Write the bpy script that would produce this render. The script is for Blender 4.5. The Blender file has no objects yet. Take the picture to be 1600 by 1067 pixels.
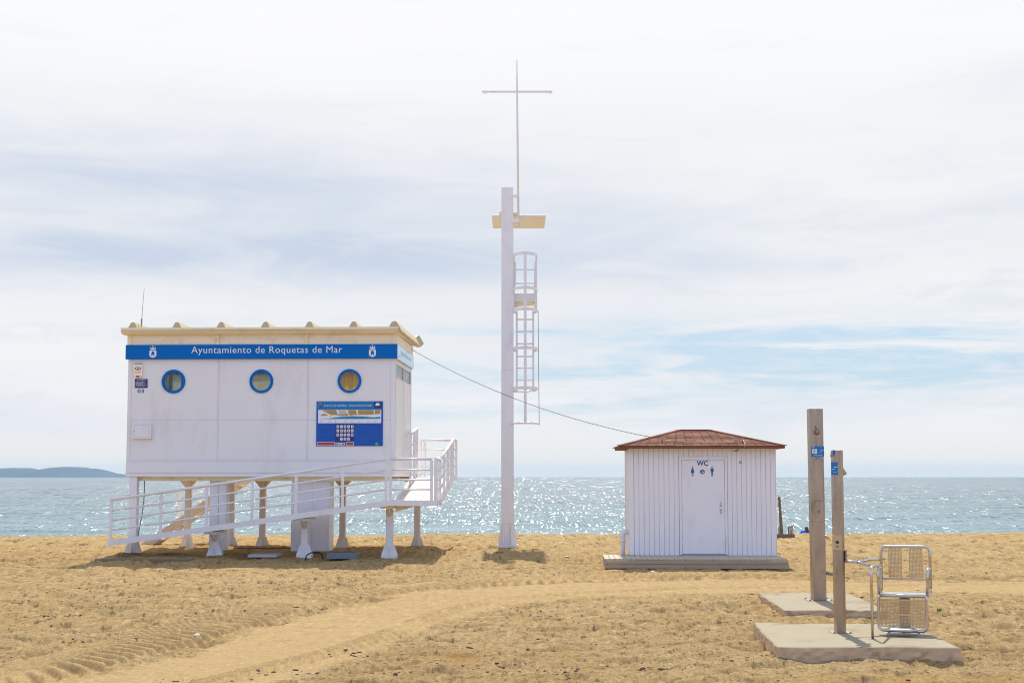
import bpy, bmesh, math, random
import numpy as np
from mathutils import Vector, Matrix
from math import sin, cos, pi, radians as R

sc = bpy.context.scene
COL = sc.collection
random.seed(7)
# ------------------------------------------------------------------ camera
F = 2400.0
PITCH = math.atan(211.0 / F)
CAMZ = 1.8
cam = bpy.data.cameras.new('camera')
cam.sensor_width = 36.0
cam.lens = F / 1600 * 36
cam.clip_start = 0.1
cam.clip_end = 60000
co = bpy.data.objects.new('camera', cam)
COL.objects.link(co)
co.location = (0, 0, CAMZ)
co.rotation_euler = (R(90) + PITCH, 0, 0)
sc.camera = co


def ray(px, py):
    d = (533.5 - py) / F
    return Vector(((px - 800) / F, cos(PITCH) - sin(PITCH) * d, sin(PITCH) + cos(PITCH) * d))


def at(px, py, Y):
    r = ray(px, py)
    return Vector((0, 0, CAMZ)) + r * (Y / r.y)


def onz(px, py, z):
    r = ray(px, py)
    return Vector((0, 0, CAMZ)) + r * ((z - CAMZ) / r.z)


# ------------------------------------------------------------------ node helpers
def lin(c):
    return tuple(((x / 255) / 12.92 if x / 255 <= .04045 else ((x / 255 + .055) / 1.055) ** 2.4) for x in c)


class NT:
    def __init__(s, tree):
        s.t = tree
        s.n = tree.nodes
        s.l = tree.links

    def node(s, typ, **kw):
        n = s.n.new(typ)
        for k, v in kw.items():
            setattr(n, k, v)
        return n

    def put(s, sock, v):
        if isinstance(v, bpy.types.NodeSocket):
            s.l.new(v, sock)
        elif v is not None:
            if hasattr(sock.default_value, '__len__') and isinstance(v, (tuple, list)) and len(sock.default_value) == 4 and len(v) == 3:
                v = (*v, 1)
            sock.default_value = v

    def m(s, op, a, b=None, c=None, clamp=False):
        n = s.node('ShaderNodeMath', operation=op, use_clamp=clamp)
        s.put(n.inputs[0], a)
        if b is not None: s.put(n.inputs[1], b)
        if c is not None: s.put(n.inputs[2], c)
        return n.outputs[0]

    def vm(s, op, a, b=None):
        n = s.node('ShaderNodeVectorMath', operation=op)
        s.put(n.inputs[0], a)
        if b is not None: s.put(n.inputs[1], b)
        return n.outputs['Value'] if op in ('DOT_PRODUCT', 'LENGTH') else n.outputs[0]

    def mix(s, fac, a, b, blend='MIX'):
        n = s.node('ShaderNodeMix', data_type='RGBA', blend_type=blend)
        s.put(n.inputs[0], fac)
        s.put(n.inputs[6], a)
        s.put(n.inputs[7], b)
        return n.outputs[2]

    def noise(s, vec, scale, detail=3, rough=.5, dist=0, out=0, w=None):
        n = s.node('ShaderNodeTexNoise')
        if vec is not None: s.put(n.inputs['Vector'], vec)
        n.inputs['Scale'].default_value = scale
        n.inputs['Detail'].default_value = detail
        n.inputs['Roughness'].default_value = rough
        n.inputs['Distortion'].default_value = dist
        return n.outputs[out]

    def ramp(s, v, lo, hi, smooth=True):
        n = s.node('ShaderNodeMapRange', interpolation_type='SMOOTHSTEP' if smooth else 'LINEAR')
        s.put(n.inputs[0], v)
        s.put(n.inputs[1], lo)
        s.put(n.inputs[2], hi)
        n.inputs[3].default_value = 0
        n.inputs[4].default_value = 1
        return n.outputs[0]

    def scalev(s, vec, v):
        n = s.node('ShaderNodeMapping')
        s.put(n.inputs[0], vec)
        n.inputs['Scale'].default_value = v
        return n.outputs[0]

    def bump(s, h, strength=.3, dist=.01, normal=None):
        n = s.node('ShaderNodeBump')
        s.put(n.inputs['Strength'], strength)
        n.inputs['Distance'].default_value = dist
        s.put(n.inputs['Height'], h)
        if normal is not None: s.put(n.inputs['Normal'], normal)
        return n.outputs[0]


MATS = {}


def mat(name, col, rough=.5, metal=0, var=.08, vscale=3.0, stretch=(1, 1, 1), dirt=None, dirtamt=.0, dscale=1.5,
        bump=.0, bscale=60, coat=0, spec=.5):
    """painted / metal / wooden surface with uneven tone, grime patches and a fine relief"""
    if name in MATS: return MATS[name]
    m = bpy.data.materials.new(name)
    m.use_nodes = True
    T = NT(m.node_tree)
    b = T.n['Principled BSDF']
    tc = T.node('ShaderNodeTexCoord').outputs['Object']
    v = T.scalev(tc, stretch)
    n1 = T.noise(v, vscale, 5, .6)
    k = T.m('MULTIPLY_ADD', n1, var * 2, 1 - var)
    c = T.vm('SCALE', (col[0], col[1], col[2]))
    c.node.inputs['Scale'].default_value = 1
    T.l.new(k, c.node.inputs['Scale'])
    if dirt is not None:
        n2 = T.noise(v, dscale, 6, .65)
        c = T.mix(T.m('MULTIPLY', T.ramp(n2, .5, .75), dirtamt), c, dirt)
    T.put(b.inputs['Base Color'], c)
    b.inputs['Metallic'].default_value = metal
    T.put(b.inputs['Roughness'], T.m('MULTIPLY_ADD', n1, .16, rough - .08))
    b.inputs['Coat Weight'].default_value = coat
    b.inputs['Coat Roughness'].default_value = .12
    b.inputs['Specular IOR Level'].default_value = spec
    if bump:
        T.put(b.inputs['Normal'], T.bump(T.noise(v, bscale, 3, .6), bump, .004))
    MATS[name] = m
    return m


WHITE = mat('white_panel_paint', (.82, .81, .795), .5, var=.03, vscale=1.2, dirt=(.50, .45, .42), dirtamt=.28, dscale=1.3, stretch=(1, 1, .35), spec=.4)
WHITEM = mat('white_painted_metal', (.82, .80, .80), .38, var=.04, dirt=(.5, .42, .34), dirtamt=.3, dscale=4, stretch=(1, 1, .4))
CREAM = mat('cream_painted_metal', (.90, .78, .50), .4, var=.05, dirt=(.45, .34, .2), dirtamt=.45, dscale=3)
CREAMW = mat('pale_cream_panel', (.92, .84, .66), .45, var=.04, dirt=(.5, .4, .28), dirtamt=.35, dscale=3)
BLUE = mat('blue_fascia_paint', (.0, .145, .52), .55, var=.05, vscale=1.5, spec=.12)
SIGNBLUE = mat('sign_blue_print', (.0, .085, .42), .6, var=.35, vscale=5, stretch=(.5, 1, 3))
SIGNTEAL = mat('sign_header_blue_print', (.0, .17, .45), .35, var=.2, vscale=4)
NAVY = mat('navy_print', (.02, .02, .16), .4)
PRINTW = mat('white_print', (.78, .80, .84), .4, var=.02)
OCHRE = mat('ochre_print', (.45, .27, .07), .4)
TEALP = mat('teal_print', (.01, .25, .42), .4)
REDP = mat('red_print', (.45, .02, .03), .4)
GREENP = mat('green_print', (.02, .32, .06), .4)
YELLOWP = mat('yellow_print', (.6, .42, .04), .4)
DARKP = mat('dark_print', (.04, .04, .06), .5)
ORANGEP = mat('orange_print', (.5, .16, .05), .5)
SEAM = mat('panel_joint_grey', (.60, .58, .62), .6)
STEEL = mat('brushed_stainless_steel', (.42, .33, .245), .34, 1, var=.5, vscale=9, stretch=(1, 1, .22), dirt=(.20, .12, .065), dirtamt=.85, dscale=7, bump=.2, bscale=40)
BSTEEL = mat('worn_bright_steel', (.58, .44, .26), .3, 1, var=.2, vscale=10)
CHROME = mat('polished_tube_steel', (.62, .58, .54), .2, 1, var=.08, dirt=(.4, .3, .2), dirtamt=.4, dscale=6)
STEELD = mat('dull_steel', (.30, .25, .21), .42, 1, var=.2, vscale=8)
BLACK = mat('black_rubber', (.02, .02, .022), .6)
GLASSM = None


def glass_mat():
    m = bpy.data.materials.new('window_glass')
    m.use_nodes = True
    T = NT(m.node_tree)
    T.n.remove(T.n['Principled BSDF'])
    fr = T.node('ShaderNodeFresnel')
    fr.inputs[0].default_value = 1.5
    g = T.node('ShaderNodeBsdfGlossy')
    g.inputs['Roughness'].default_value = .02
    t = T.node('ShaderNodeBsdfTransparent')
    t.inputs[0].default_value = (.95, .97, .96, 1)
    mx = T.node('ShaderNodeMixShader')
    T.l.new(T.m('MULTIPLY_ADD', fr.outputs[0], .7, .0, clamp=True), mx.inputs[0])
    T.l.new(t.outputs[0], mx.inputs[1])
    T.l.new(g.outputs[0], mx.inputs[2])
    T.l.new(mx.outputs[0], T.n['Material Output'].inputs[0])
    return m


GLASS = glass_mat()


# ------------------------------------------------------------------ mesh builder
ORG = {}


class MB:
    def __init__(s, *mats):
        s.v = []; s.f = []; s.mi = []; s.sm = []
        s.mats = list(mats); s.cur = 0; s.M = None

    def use(s, m):
        if m not in s.mats: s.mats.append(m)
        s.cur = s.mats.index(m)
        return s

    def add(s, vs, fs, smooth=False):
        o = len(s.v)
        for p in vs:
            p = Vector(p)
            s.v.append(s.M @ p if s.M else p)
        for f in fs:
            s.f.append([i + o for i in f]); s.mi.append(s.cur); s.sm.append(smooth)
        return s

    def box(s, x0, x1, y0, y1, z0, z1, b=0.0):
        x0, x1 = min(x0, x1), max(x0, x1); y0, y1 = min(y0, y1), max(y0, y1); z0, z1 = min(z0, z1), max(z0, z1)
        b = min(b, (x1 - x0) * .45, (y1 - y0) * .45, (z1 - z0) * .45)
        if b <= 0:
            vs = [(x, y, z) for z in (z0, z1) for y in (y0, y1) for x in (x0, x1)]
            return s.add(vs, [(0, 2, 3, 1), (4, 5, 7, 6), (0, 1, 5, 4), (2, 6, 7, 3), (0, 4, 6, 2), (1, 3, 7, 5)])
        vs = []
        for X, sx in ((x0, 1), (x1, -1)):
            for Yy, sy in ((y0, 1), (y1, -1)):
                for Z, sz in ((z0, 1), (z1, -1)):
                    vs += [(X, Yy + sy * b, Z + sz * b), (X + sx * b, Yy, Z + sz * b), (X + sx * b, Yy + sy * b, Z)]
        bm = bmesh.new()
        for p in vs: bm.verts.new(p)
        r = bmesh.ops.convex_hull(bm, input=bm.verts)
        bmesh.ops.dissolve_limit(bm, angle_limit=.01, verts=bm.verts, edges=bm.edges)
        bm.verts.ensure_lookup_table(); bm.verts.index_update()
        s.add([v.co.copy() for v in bm.verts], [[v.index for v in f.verts] for f in bm.faces])
        bm.free()
        return s

    def prism(s, pts, a, b, axis='y'):
        """2D outline (p,q) extruded: axis y -> (p,y,q); axis x -> (x,p,q); axis z -> (p,q,z)"""
        def P(p, t):
            return (p[0], t, p[1]) if axis == 'y' else ((t, p[0], p[1]) if axis == 'x' else (p[0], p[1], t))
        n = len(pts)
        vs = [P(p, a) for p in pts] + [P(p, b) for p in pts]
        fs = [list(range(n)), list(range(2 * n - 1, n - 1, -1))] + [(i, i + n, (i + 1) % n + n, (i + 1) % n) for i in range(n)]
        return s.add(vs, fs)

    def tube(s, pts, r, n=10, closed=False, caps=True, sq=False):
        pts = [Vector(p) for p in pts]
        N = len(pts); rs = r if isinstance(r, (list, tuple)) else [r] * N
        vs = []; up = None
        for i, p in enumerate(pts):
            if closed: d = (pts[(i + 1) % N] - pts[i - 1])
            else: d = pts[min(i + 1, N - 1)] - pts[max(i - 1, 0)]
            d.normalize()
            if up is None:
                up = Vector((0, 0, 1)) if abs(d.z) < .9 else Vector((0, 1, 0))
            a = d.cross(up).normalized(); bb = a.cross(d).normalized(); up = bb
            ph = pi / 4 if sq else 0
            for k in range(n):
                t = 2 * pi * k / n + ph
                vs.append(p + (a * cos(t) + bb * sin(t)) * rs[i])
        fs = []
        for i in range(N if closed else N - 1):
            j = (i + 1) % N
            for k in range(n):
                fs.append((i * n + k, i * n + (k + 1) % n, j * n + (k + 1) % n, j * n + k))
        s.add(vs, fs, not sq)
        if caps and not closed:
            o = len(s.v) - N * n
            s.f.append([o + k for k in range(n - 1, -1, -1)]); s.mi.append(s.cur); s.sm.append(False)
            s.f.append([o + (N - 1) * n + k for k in range(n)]); s.mi.append(s.cur); s.sm.append(False)
        return s

    def bar(s, a, b, w, h):
        """rectangular bar between two points, w sideways, h upward"""
        a = Vector(a); b = Vector(b); d = (b - a).normalized()
        up = Vector((0, 0, 1)) if abs(d.z) < .95 else Vector((0, 1, 0))
        x = d.cross(up).normalized() * w / 2; y = x.cross(d).normalized() * h / 2
        vs = [p + i * x + j * y for p in (a, b) for i, j in ((-1, -1), (1, -1), (1, 1), (-1, 1))]
        return s.add(vs, [(0, 3, 2, 1), (4, 5, 6, 7), (0, 1, 5, 4), (1, 2, 6, 5), (2, 3, 7, 6), (3, 0, 4, 7)])

    def disc(s, c, r, axis, t, n=32, r2=None):
        """solid disc (or ring, r2 inner) with thickness t along axis ('x','y','z')"""
        c = Vector(c)
        def P(rad, ang, d):
            u, w = rad * cos(ang), rad * sin(ang)
            return c + Vector({'y': (u, d, w), 'x': (d, u, w), 'z': (u, w, d)}[axis])
        A = [2 * pi * k / n for k in range(n)]
        if r2 is None:
            vs = [P(r, a, 0) for a in A] + [P(r, a, t) for a in A]
            fs = [list(range(n)), list(range(2 * n - 1, n - 1, -1))] + [(k, k + n, (k + 1) % n + n, (k + 1) % n) for k in range(n)]
            return s.add(vs, fs)
        vs = []
        for rr, d in ((r, 0), (r2, 0), (r2, t), (r, t)):
            vs += [P(rr, a, d) for a in A]
        fs = []
        for q in range(4):
            for k in range(n):
                fs.append((q * n + k, q * n + (k + 1) % n, ((q + 1) % 4) * n + (k + 1) % n, ((q + 1) % 4) * n + k))
        return s.add(vs, fs)

    def lathe(s, c, prof, n=24, axis='z'):
        c = Vector(c); vs = []
        for r, h in prof:
            for k in range(n):
                a = 2 * pi * k / n
                vs.append(c + (Vector((r * cos(a), r * sin(a), h)) if axis == 'z' else (Vector((r * cos(a), h, r * sin(a))) if axis == 'y' else Vector((h, r * cos(a), r * sin(a))))))
        fs = [(i * n + k, i * n + (k + 1) % n, (i + 1) * n + (k + 1) % n, (i + 1) * n + k) for i in range(len(prof) - 1) for k in range(n)]
        s.add(vs, fs, True)
        return s

    def build(s, name, parent=None, frame=None, bevel=0, recalc=True):
        org = ORG[parent.name] if parent is not None and parent.name in ORG else None
        vs = s.v
        if parent is not None:
            vs = [p - org for p in vs]
        else:
            xs = [p.x for p in vs]; ys = [p.y for p in vs]; zs = [p.z for p in vs]
            org = Vector(((min(xs) + max(xs)) / 2, (min(ys) + max(ys)) / 2, min(zs)))
            vs = [p - org for p in vs]
        me = bpy.data.meshes.new(name)
        me.from_pydata([tuple(p) for p in vs], [], s.f)
        for m in s.mats: me.materials.append(m)
        me.polygons.foreach_set('material_index', s.mi)
        me.polygons.foreach_set('use_smooth', s.sm)
        if recalc:
            bm = bmesh.new(); bm.from_mesh(me)
            bmesh.ops.recalc_face_normals(bm, faces=bm.faces)
            bm.to_mesh(me); bm.free()
        me.update()
        o = bpy.data.objects.new(name, me)
        COL.objects.link(o)
        if parent is not None: o.parent = parent
        else:
            Fm = frame or Matrix.Identity(4)
            o.matrix_world = Fm @ Matrix.Translation(org)
        ORG[o.name] = org
        if bevel:
            b = o.modifiers.new('bevel', 'BEVEL'); b.width = bevel; b.segments = 2; b.limit_method = 'ANGLE'; b.angle_limit = R(40)
        return o


def tag(o, label=None, cat=None, group=None, kind=None):
    if label: o['label'] = label
    if cat: o['category'] = cat
    if group: o['group'] = group
    if kind: o['kind'] = kind
    return o


def thing(name, label, cat, frame, org, group=None):
    o = bpy.data.objects.new(name, None)
    o.empty_display_size = .3
    COL.objects.link(o)
    org = Vector(org)
    o.matrix_world = (frame or Matrix.Identity(4)) @ Matrix.Translation(org)
    ORG[o.name] = org
    return tag(o, label, cat, group)


# outlines for lettering come from the built-in font, turned into meshes
def text_into(mb, s, x0, x1, z0, z1, y, thick=.002, spacing=1.0, bold=0.0):
    cu = bpy.data.curves.new('lettering', 'FONT')
    cu.body = s
    cu.extrude = 0
    cu.space_character = spacing
    cu.resolution_u = 3
    cu.offset = bold
    to = bpy.data.objects.new('lettering_source', cu)
    COL.objects.link(to)
    dg = bpy.context.evaluated_depsgraph_get()
    dg.update()
    me = bpy.data.meshes.new_from_object(to.evaluated_get(dg))
    V = [v.co.copy() for v in me.vertices]; Fs = [list(p.vertices) for p in me.polygons]
    bpy.data.objects.remove(to); bpy.data.curves.remove(cu); bpy.data.meshes.remove(me)
    a = min(v.x for v in V); b = max(v.x for v in V); c = min(v.y for v in V); d = max(v.y for v in V)
    mb.add([(x0 + (v.x - a) / (b - a) * (x1 - x0), y, z0 + (v.y - c) / (d - c) * (z1 - z0)) for v in V], Fs)
    return a, b, c, d


def rrect(x0, x1, z0, z1, r, n=4):
    pts = []
    for cx, cz, a0 in ((x1 - r, z1 - r, 0), (x0 + r, z1 - r, 90), (x0 + r, z0 + r, 180), (x1 - r, z0 + r, 270)):
        for k in range(n + 1):
            a = R(a0 + 90 * k / n)
            pts.append((cx + r * cos(a), cz + r * sin(a)))
    return pts


def fillet(pts, r, n=5):
    """round the inner corners of a polyline"""
    P = [Vector(p) for p in pts]; out = [P[0]]
    for i in range(1, len(P) - 1):
        a, b, c = P[i - 1], P[i], P[i + 1]
        u = (a - b); w = (c - b); rr = min(r, u.length * .49, w.length * .49)
        p0 = b + u.normalized() * rr; p1 = b + w.normalized() * rr
        for k in range(n + 1):
            t = k / n
            out.append(p0 * (1 - t) ** 2 + b * 2 * t * (1 - t) + p1 * t ** 2)
    out.append(P[-1])
    return out


# ------------------------------------------------------------------ world and sun
SUN_EL, SUN_AZ = 56.0, 1.3      # degrees; azimuth from +Y towards +X
w = bpy.data.worlds.new('World'); sc.world = w; w.use_nodes = True
T = NT(w.node_tree)
bg = T.n['Background']
SK = .1
VS = SK * 1.5      # the picture is exposed half a stop up
bg.inputs['Strength'].default_value = SK
sky = T.node('ShaderNodeTexSky', sky_type='NISHITA', sun_disc=False, sun_elevation=R(SUN_EL), sun_rotation=R(SUN_AZ),
             air_density=1.0, dust_density=1.2, ozone_density=1.5)
d = T.node('ShaderNodeTexCoord').outputs['Generated']
sx = T.node('ShaderNodeSeparateXYZ'); T.l.new(d, sx.inputs[0])
X, Yy, Z = sx.outputs
az = T.m('ARCTAN2', X, Yy)
el = T.m('ARCSINE', Z)
warp = T.noise(T.scalev(d, (2.2, 2.2, 9)), 1.6, 5, .55, .4, out=1)
wsep = T.node('ShaderNodeSeparateXYZ'); T.l.new(warp, wsep.inputs[0])
azw = T.m('ADD', az, T.m('MULTIPLY', T.m('SUBTRACT', wsep.outputs[0], .5), .16))
elw = T.m('ADD', el, T.m('MULTIPLY', T.m('SUBTRACT', wsep.outputs[1], .5), .045))


def pxel(px, py): return math.atan((px - 800) / F), math.atan((744.5 - py) / F)


def blob(px, py, rx, ry, tilt=0.0, a=azw, e=elw):
    a0, e0 = pxel(px, py)
    da = T.m('SUBTRACT', a, a0)
    de = T.m('SUBTRACT', T.m('SUBTRACT', e, e0), T.m('MULTIPLY', da, tilt))
    q = T.m('ADD', T.m('POWER', T.m('ABSOLUTE', T.m('DIVIDE', da, rx / F)), 2.0), T.m('POWER', T.m('ABSOLUTE', T.m('DIVIDE', de, ry / F)), 2.0))
    return T.m('EXPONENT', T.m('MULTIPLY', q, -1))


def addm(*a):
    r = a[0]
    for q in a[1:]: r = T.m('ADD', r, q)
    return r


n_big = T.noise(T.scalev(d, (1, 1, 5)), 3.0, 6, .55, .3)
n_wisp = T.noise(T.scalev(d, (1.6, 1.6, 14)), 5.0, 8, .62, .6)
# thin grey-blue shade in the high cloud
shade = addm(T.m('MULTIPLY', blob(330, 285, 520, 85, -.05), 1.0), T.m('MULTIPLY', blob(560, 405, 560, 38, .0), .95),
             T.m('MULTIPLY', blob(100, 400, 400, 55), .6), T.m('MULTIPLY', blob(1480, 335, 170, 20, .1), .35), T.m('MULTIPLY', blob(1590, 140, 120, 26), .35),
             T.m('MULTIPLY', blob(1000, 370, 260, 60), .35))
n_sh = T.noise(T.scalev(d, (1.4, 1.4, 8)), 4.5, 8, .6, .6)
shade = T.m('MULTIPLY', shade, T.m('MULTIPLY_ADD', T.ramp(n_sh, .30, .68), .62, .34), clamp=True)
# clear blue gaps low over the sea
gap = addm(T.m('MULTIPLY', blob(1420, 548, 380, 38, -.02), 1.3), T.m('MULTIPLY', blob(1150, 585, 340, 34, .05), .95),
           T.m('MULTIPLY', blob(880, 532, 140, 11), .95), T.m('MULTIPLY', blob(760, 590, 260, 12), .45), T.m('MULTIPLY', blob(900, 640, 360, 16), .55), T.m('MULTIPLY', blob(1290, 605, 420, 18), .6))
gap = T.m('MULTIPLY', gap, T.m('MULTIPLY', T.ramp(n_wisp, .30, .66), 1.3), clamp=True)
gap = T.m('MULTIPLY', gap, T.m('MULTIPLY_ADD', T.ramp(T.noise(T.scalev(d, (3, 3, 26)), 9.0, 8, .65, .5), .35, .7), -.45, 1.1), clamp=True)
cw = tuple(x / VS for x in lin((246, 246, 247)))
cg = tuple(x / VS for x in lin((205, 216, 233)))
top = tuple(x / VS for x in lin((252, 252, 253)))
hz = tuple(x / VS for x in lin((250, 245, 237)))
c = T.mix(T.ramp(n_big, .3, .7), cw, tuple(x / VS for x in lin((238, 239, 243))))
c = T.mix(T.ramp(el, pxel(0, 300)[1], pxel(0, 0)[1]), c, top)
wis2 = T.noise(T.scalev(d, (2.2, 2.2, 11)), 4.0, 9, .68, .8)
c = T.mix(T.m('MULTIPLY', T.ramp(wis2, .48, .70), T.m('MULTIPLY_ADD', T.ramp(el, .10, .28), -.38, .55)), c, tuple(x / VS for x in lin((224, 230, 238))))
c = T.mix(shade, c, cg)
blue = T.mix(.75, sky.outputs[0], tuple(x / VS for x in lin((180, 208, 232))))
c = T.mix(gap, c, blue)
c = T.mix(T.ramp(el, pxel(0, 650)[1], pxel(0, 735)[1]), c, hz)
# overhead and behind the camera: broken cloud, dimmer and bluer away from the sun
sdir = Vector((sin(R(SUN_AZ)) * cos(R(SUN_EL)), cos(R(SUN_AZ)) * cos(R(SUN_EL)), sin(R(SUN_EL))))
dt = T.vm('DOT_PRODUCT', d, tuple(sdir))
back = T.mix(T.m('MULTIPLY', T.ramp(n_big, .4, .6), .5), tuple(x / SK for x in (.35, .48, .82)), tuple(x / SK for x in (.57, .62, .74)))
c = T.mix(T.m('MULTIPLY', T.ramp(el, .34, .62), T.m('MULTIPLY_ADD', T.ramp(dt, .80, .97), -.8, 1)), c, tuple(x / SK for x in (.38, .42, .52)))
c = T.mix(T.ramp(dt, .45, -.05), c, back)
T.put(bg.inputs['Color'], c)

su = bpy.data.lights.new('sun', 'SUN'); su.energy = 3.3; su.angle = R(.6); su.color = (1, .93, .82)
so = bpy.data.objects.new('sun', su); COL.objects.link(so)
so.rotation_euler = (-sdir).to_track_quat('-Z', 'Y').to_euler()
so.location = (0, 0, 30)

# ------------------------------------------------------------------ sand
rng = np.random.RandomState(3)
TB = rng.rand(256, 256)


def vn(x, y, o=0):
    xi = np.floor(x).astype(int); yi = np.floor(y).astype(int)
    fx = x - xi; fy = y - yi
    fx = fx * fx * (3 - 2 * fx); fy = fy * fy * (3 - 2 * fy)
    xi = xi + o * 37; yi = yi + o * 91
    g = lambda a, b: TB[a & 255, b & 255]
    return (g(xi, yi) * (1 - fx) + g(xi + 1, yi) * fx) * (1 - fy) + (g(xi, yi + 1) * (1 - fx) + g(xi + 1, yi + 1) * fx) * fy


def sstep(a, b, x):
    t = np.clip((x - a) / (b - a), 0, 1)
    return t * t * (3 - 2 * t)


UP = [(-900, 1400), (-300, 1150), (40, 1064), (200, 1038), (310, 1012), (400, 978), (520, 944), (640, 922), (800, 908), (1000, 904), (1200, 904), (1600, 906), (2400, 908)]
LO = [(-300, 1600), (300, 1120), (430, 1067), (520, 1040), (620, 1000), (700, 966), (780, 946), (900, 931), (1050, 925), (1200, 922), (1600, 925), (2400, 930)]


def path_mask(x, y):
    py = 744.5 + (CAMZ + .1) * F / np.maximum(y, 2)
    px = 800 + x * F / np.maximum(y, 2)
    u = np.interp(px, [p[0] for p in UP], [p[1] for p in UP])
    l = np.interp(px, [p[0] for p in LO], [p[1] for p in LO])
    wdt = (l - u)
    wob = (vn(x * 1.5, y * 1.5, 5) - .5) * .12
    t = (py - u) / wdt + wob
    return sstep(-.03, .12, t) * (1 - sstep(.84, 1.06, t)) * (y < 40) * (y > 4)


def poly_st(x, y, P):
    """distance along / across a polyline"""
    best = np.full(x.shape, 1e9); S = np.zeros_like(x); Tt = np.zeros_like(x); acc = 0
    for a, b in zip(P[:-1], P[1:]):
        dx, dy = b[0] - a[0], b[1] - a[1]; L = math.hypot(dx, dy); dx /= L; dy /= L
        s_ = np.clip((x - a[0]) * dx + (y - a[1]) * dy, 0, L)
        ex = x - a[0] - dx * s_; ey = y - a[1] - dy * s_
        dd = ex * ex + ey * ey; m_ = dd < best
        best[m_] = dd[m_]; S[m_] = (acc + s_)[m_]; Tt[m_] = (ex * (-dy) + ey * dx)[m_]
        acc += L
    return S, Tt, np.sqrt(best)


def smooth_poly(pts, n=8):
    P = [onz(a, b, -.1) for a, b in pts]; P = [(p.x, p.y) for p in P]
    out = []
    for i in range(len(P) - 1):
        p0 = P[max(i - 1, 0)]; p1 = P[i]; p2 = P[i + 1]; p3 = P[min(i + 2, len(P) - 1)]
        for k in range(n):
            t = k / n
            out.append(tuple(.5 * ((2 * p1[q]) + (-p0[q] + p2[q]) * t + (2 * p0[q] - 5 * p1[q] + 4 * p2[q] - p3[q]) * t * t + (-p0[q] + 3 * p1[q] - 3 * p2[q] + p3[q]) * t ** 3) for q in (0, 1)))
    out.append(P[-1])
    return out


TRACK1 = smooth_poly([(-60, 1066), (60, 1048), (156, 1022), (234, 1002), (312, 982), (390, 960), (469, 940), (560, 928), (640, 919), (760, 909), (1000, 900), (1250, 898)])
TRACK2 = smooth_poly([(330, 1066), (430, 1040), (520, 1018), (620, 985), (700, 955), (780, 938), (900, 927), (1100, 918), (1600, 912)])


def ground_base(x, y):
    z = -.10 + .10 * sstep(34.0, 36.3, y + .25 * (vn(x * .8, y * .8, 2) - .5))
    crest = 46.0 + .08 * np.clip(x, -20, 20) + .9 * (vn(x * .22, y * 0, 9) - .5)
    z = z - 2.0 * sstep(0, 38, y - crest)
    z = z + .05 * np.exp(-((y - crest + .6) / .8) ** 2) * vn(x * .9, y * .5, 8)
    return z


def ground_h(x, y, fine=True):
    pm = path_mask(x, y)
    near = sstep(60, 48, y) * 1.0
    rough = 1 - .93 * pm
    z = ground_base(x, y)
    a = .085 * (vn(x * .45, y * .45, 1) - .5)
    xx = x + .25 * vn(x * 3, y * 3, 4); yy = y + .25 * vn(x * 3 + 9, y * 3, 6)
    p = vn(xx * 2.6, yy * 2.6, 3)
    b = -.10 * np.maximum(0, .46 - p) * 2 + .035 * (p - .5)
    q = vn(xx * 6.1, yy * 6.1, 7)
    c_ = -.07 * np.maximum(0, .44 - q) * 2
    e = .026 * (vn(x * 14, y * 14, 11) - .5) + .013 * (vn(x * 31, y * 31, 12) - .5)
    patch = .45 + .75 * vn(x * .35 + 7, y * .35, 10)
    z = z + near * (a * (1 - .6 * pm) + rough * patch * (1.15 * b + 1.2 * c_ + 1.3 * e) + pm * .003 * (vn(x * 20, y * 20, 13) - .5))
    if fine:
        m_ = (y > 12) & (y < 32) & (np.abs(x) < 16)
        for TR, wd, amp in ((TRACK1, .62, .072), (TRACK2, .22, .032)):
            xs, ys = x[m_], y[m_]
            S, Tt, D = poly_st(xs, ys, TR)
            ins = sstep(wd, wd * .8, D)
            brk = sstep(.25, .5, vn(xs * .8, ys * .8, 14) + .12)
            ph = S / .27 + np.abs(Tt) / wd * 1.6 + (Tt > 0) * .5
            lug = sstep(.25, .40, np.abs((ph % 1) - .5)) - .25
            zz = z[m_]
            flat = ground_base(xs, ys) + .0
            zz = zz * (1 - .85 * ins) + flat * (.85 * ins) + ins * (.3 + .7 * brk) * amp * lug * (np.abs(Tt) > .02) 
            z[m_] = zz
        py_ = 0
    return z


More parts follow.
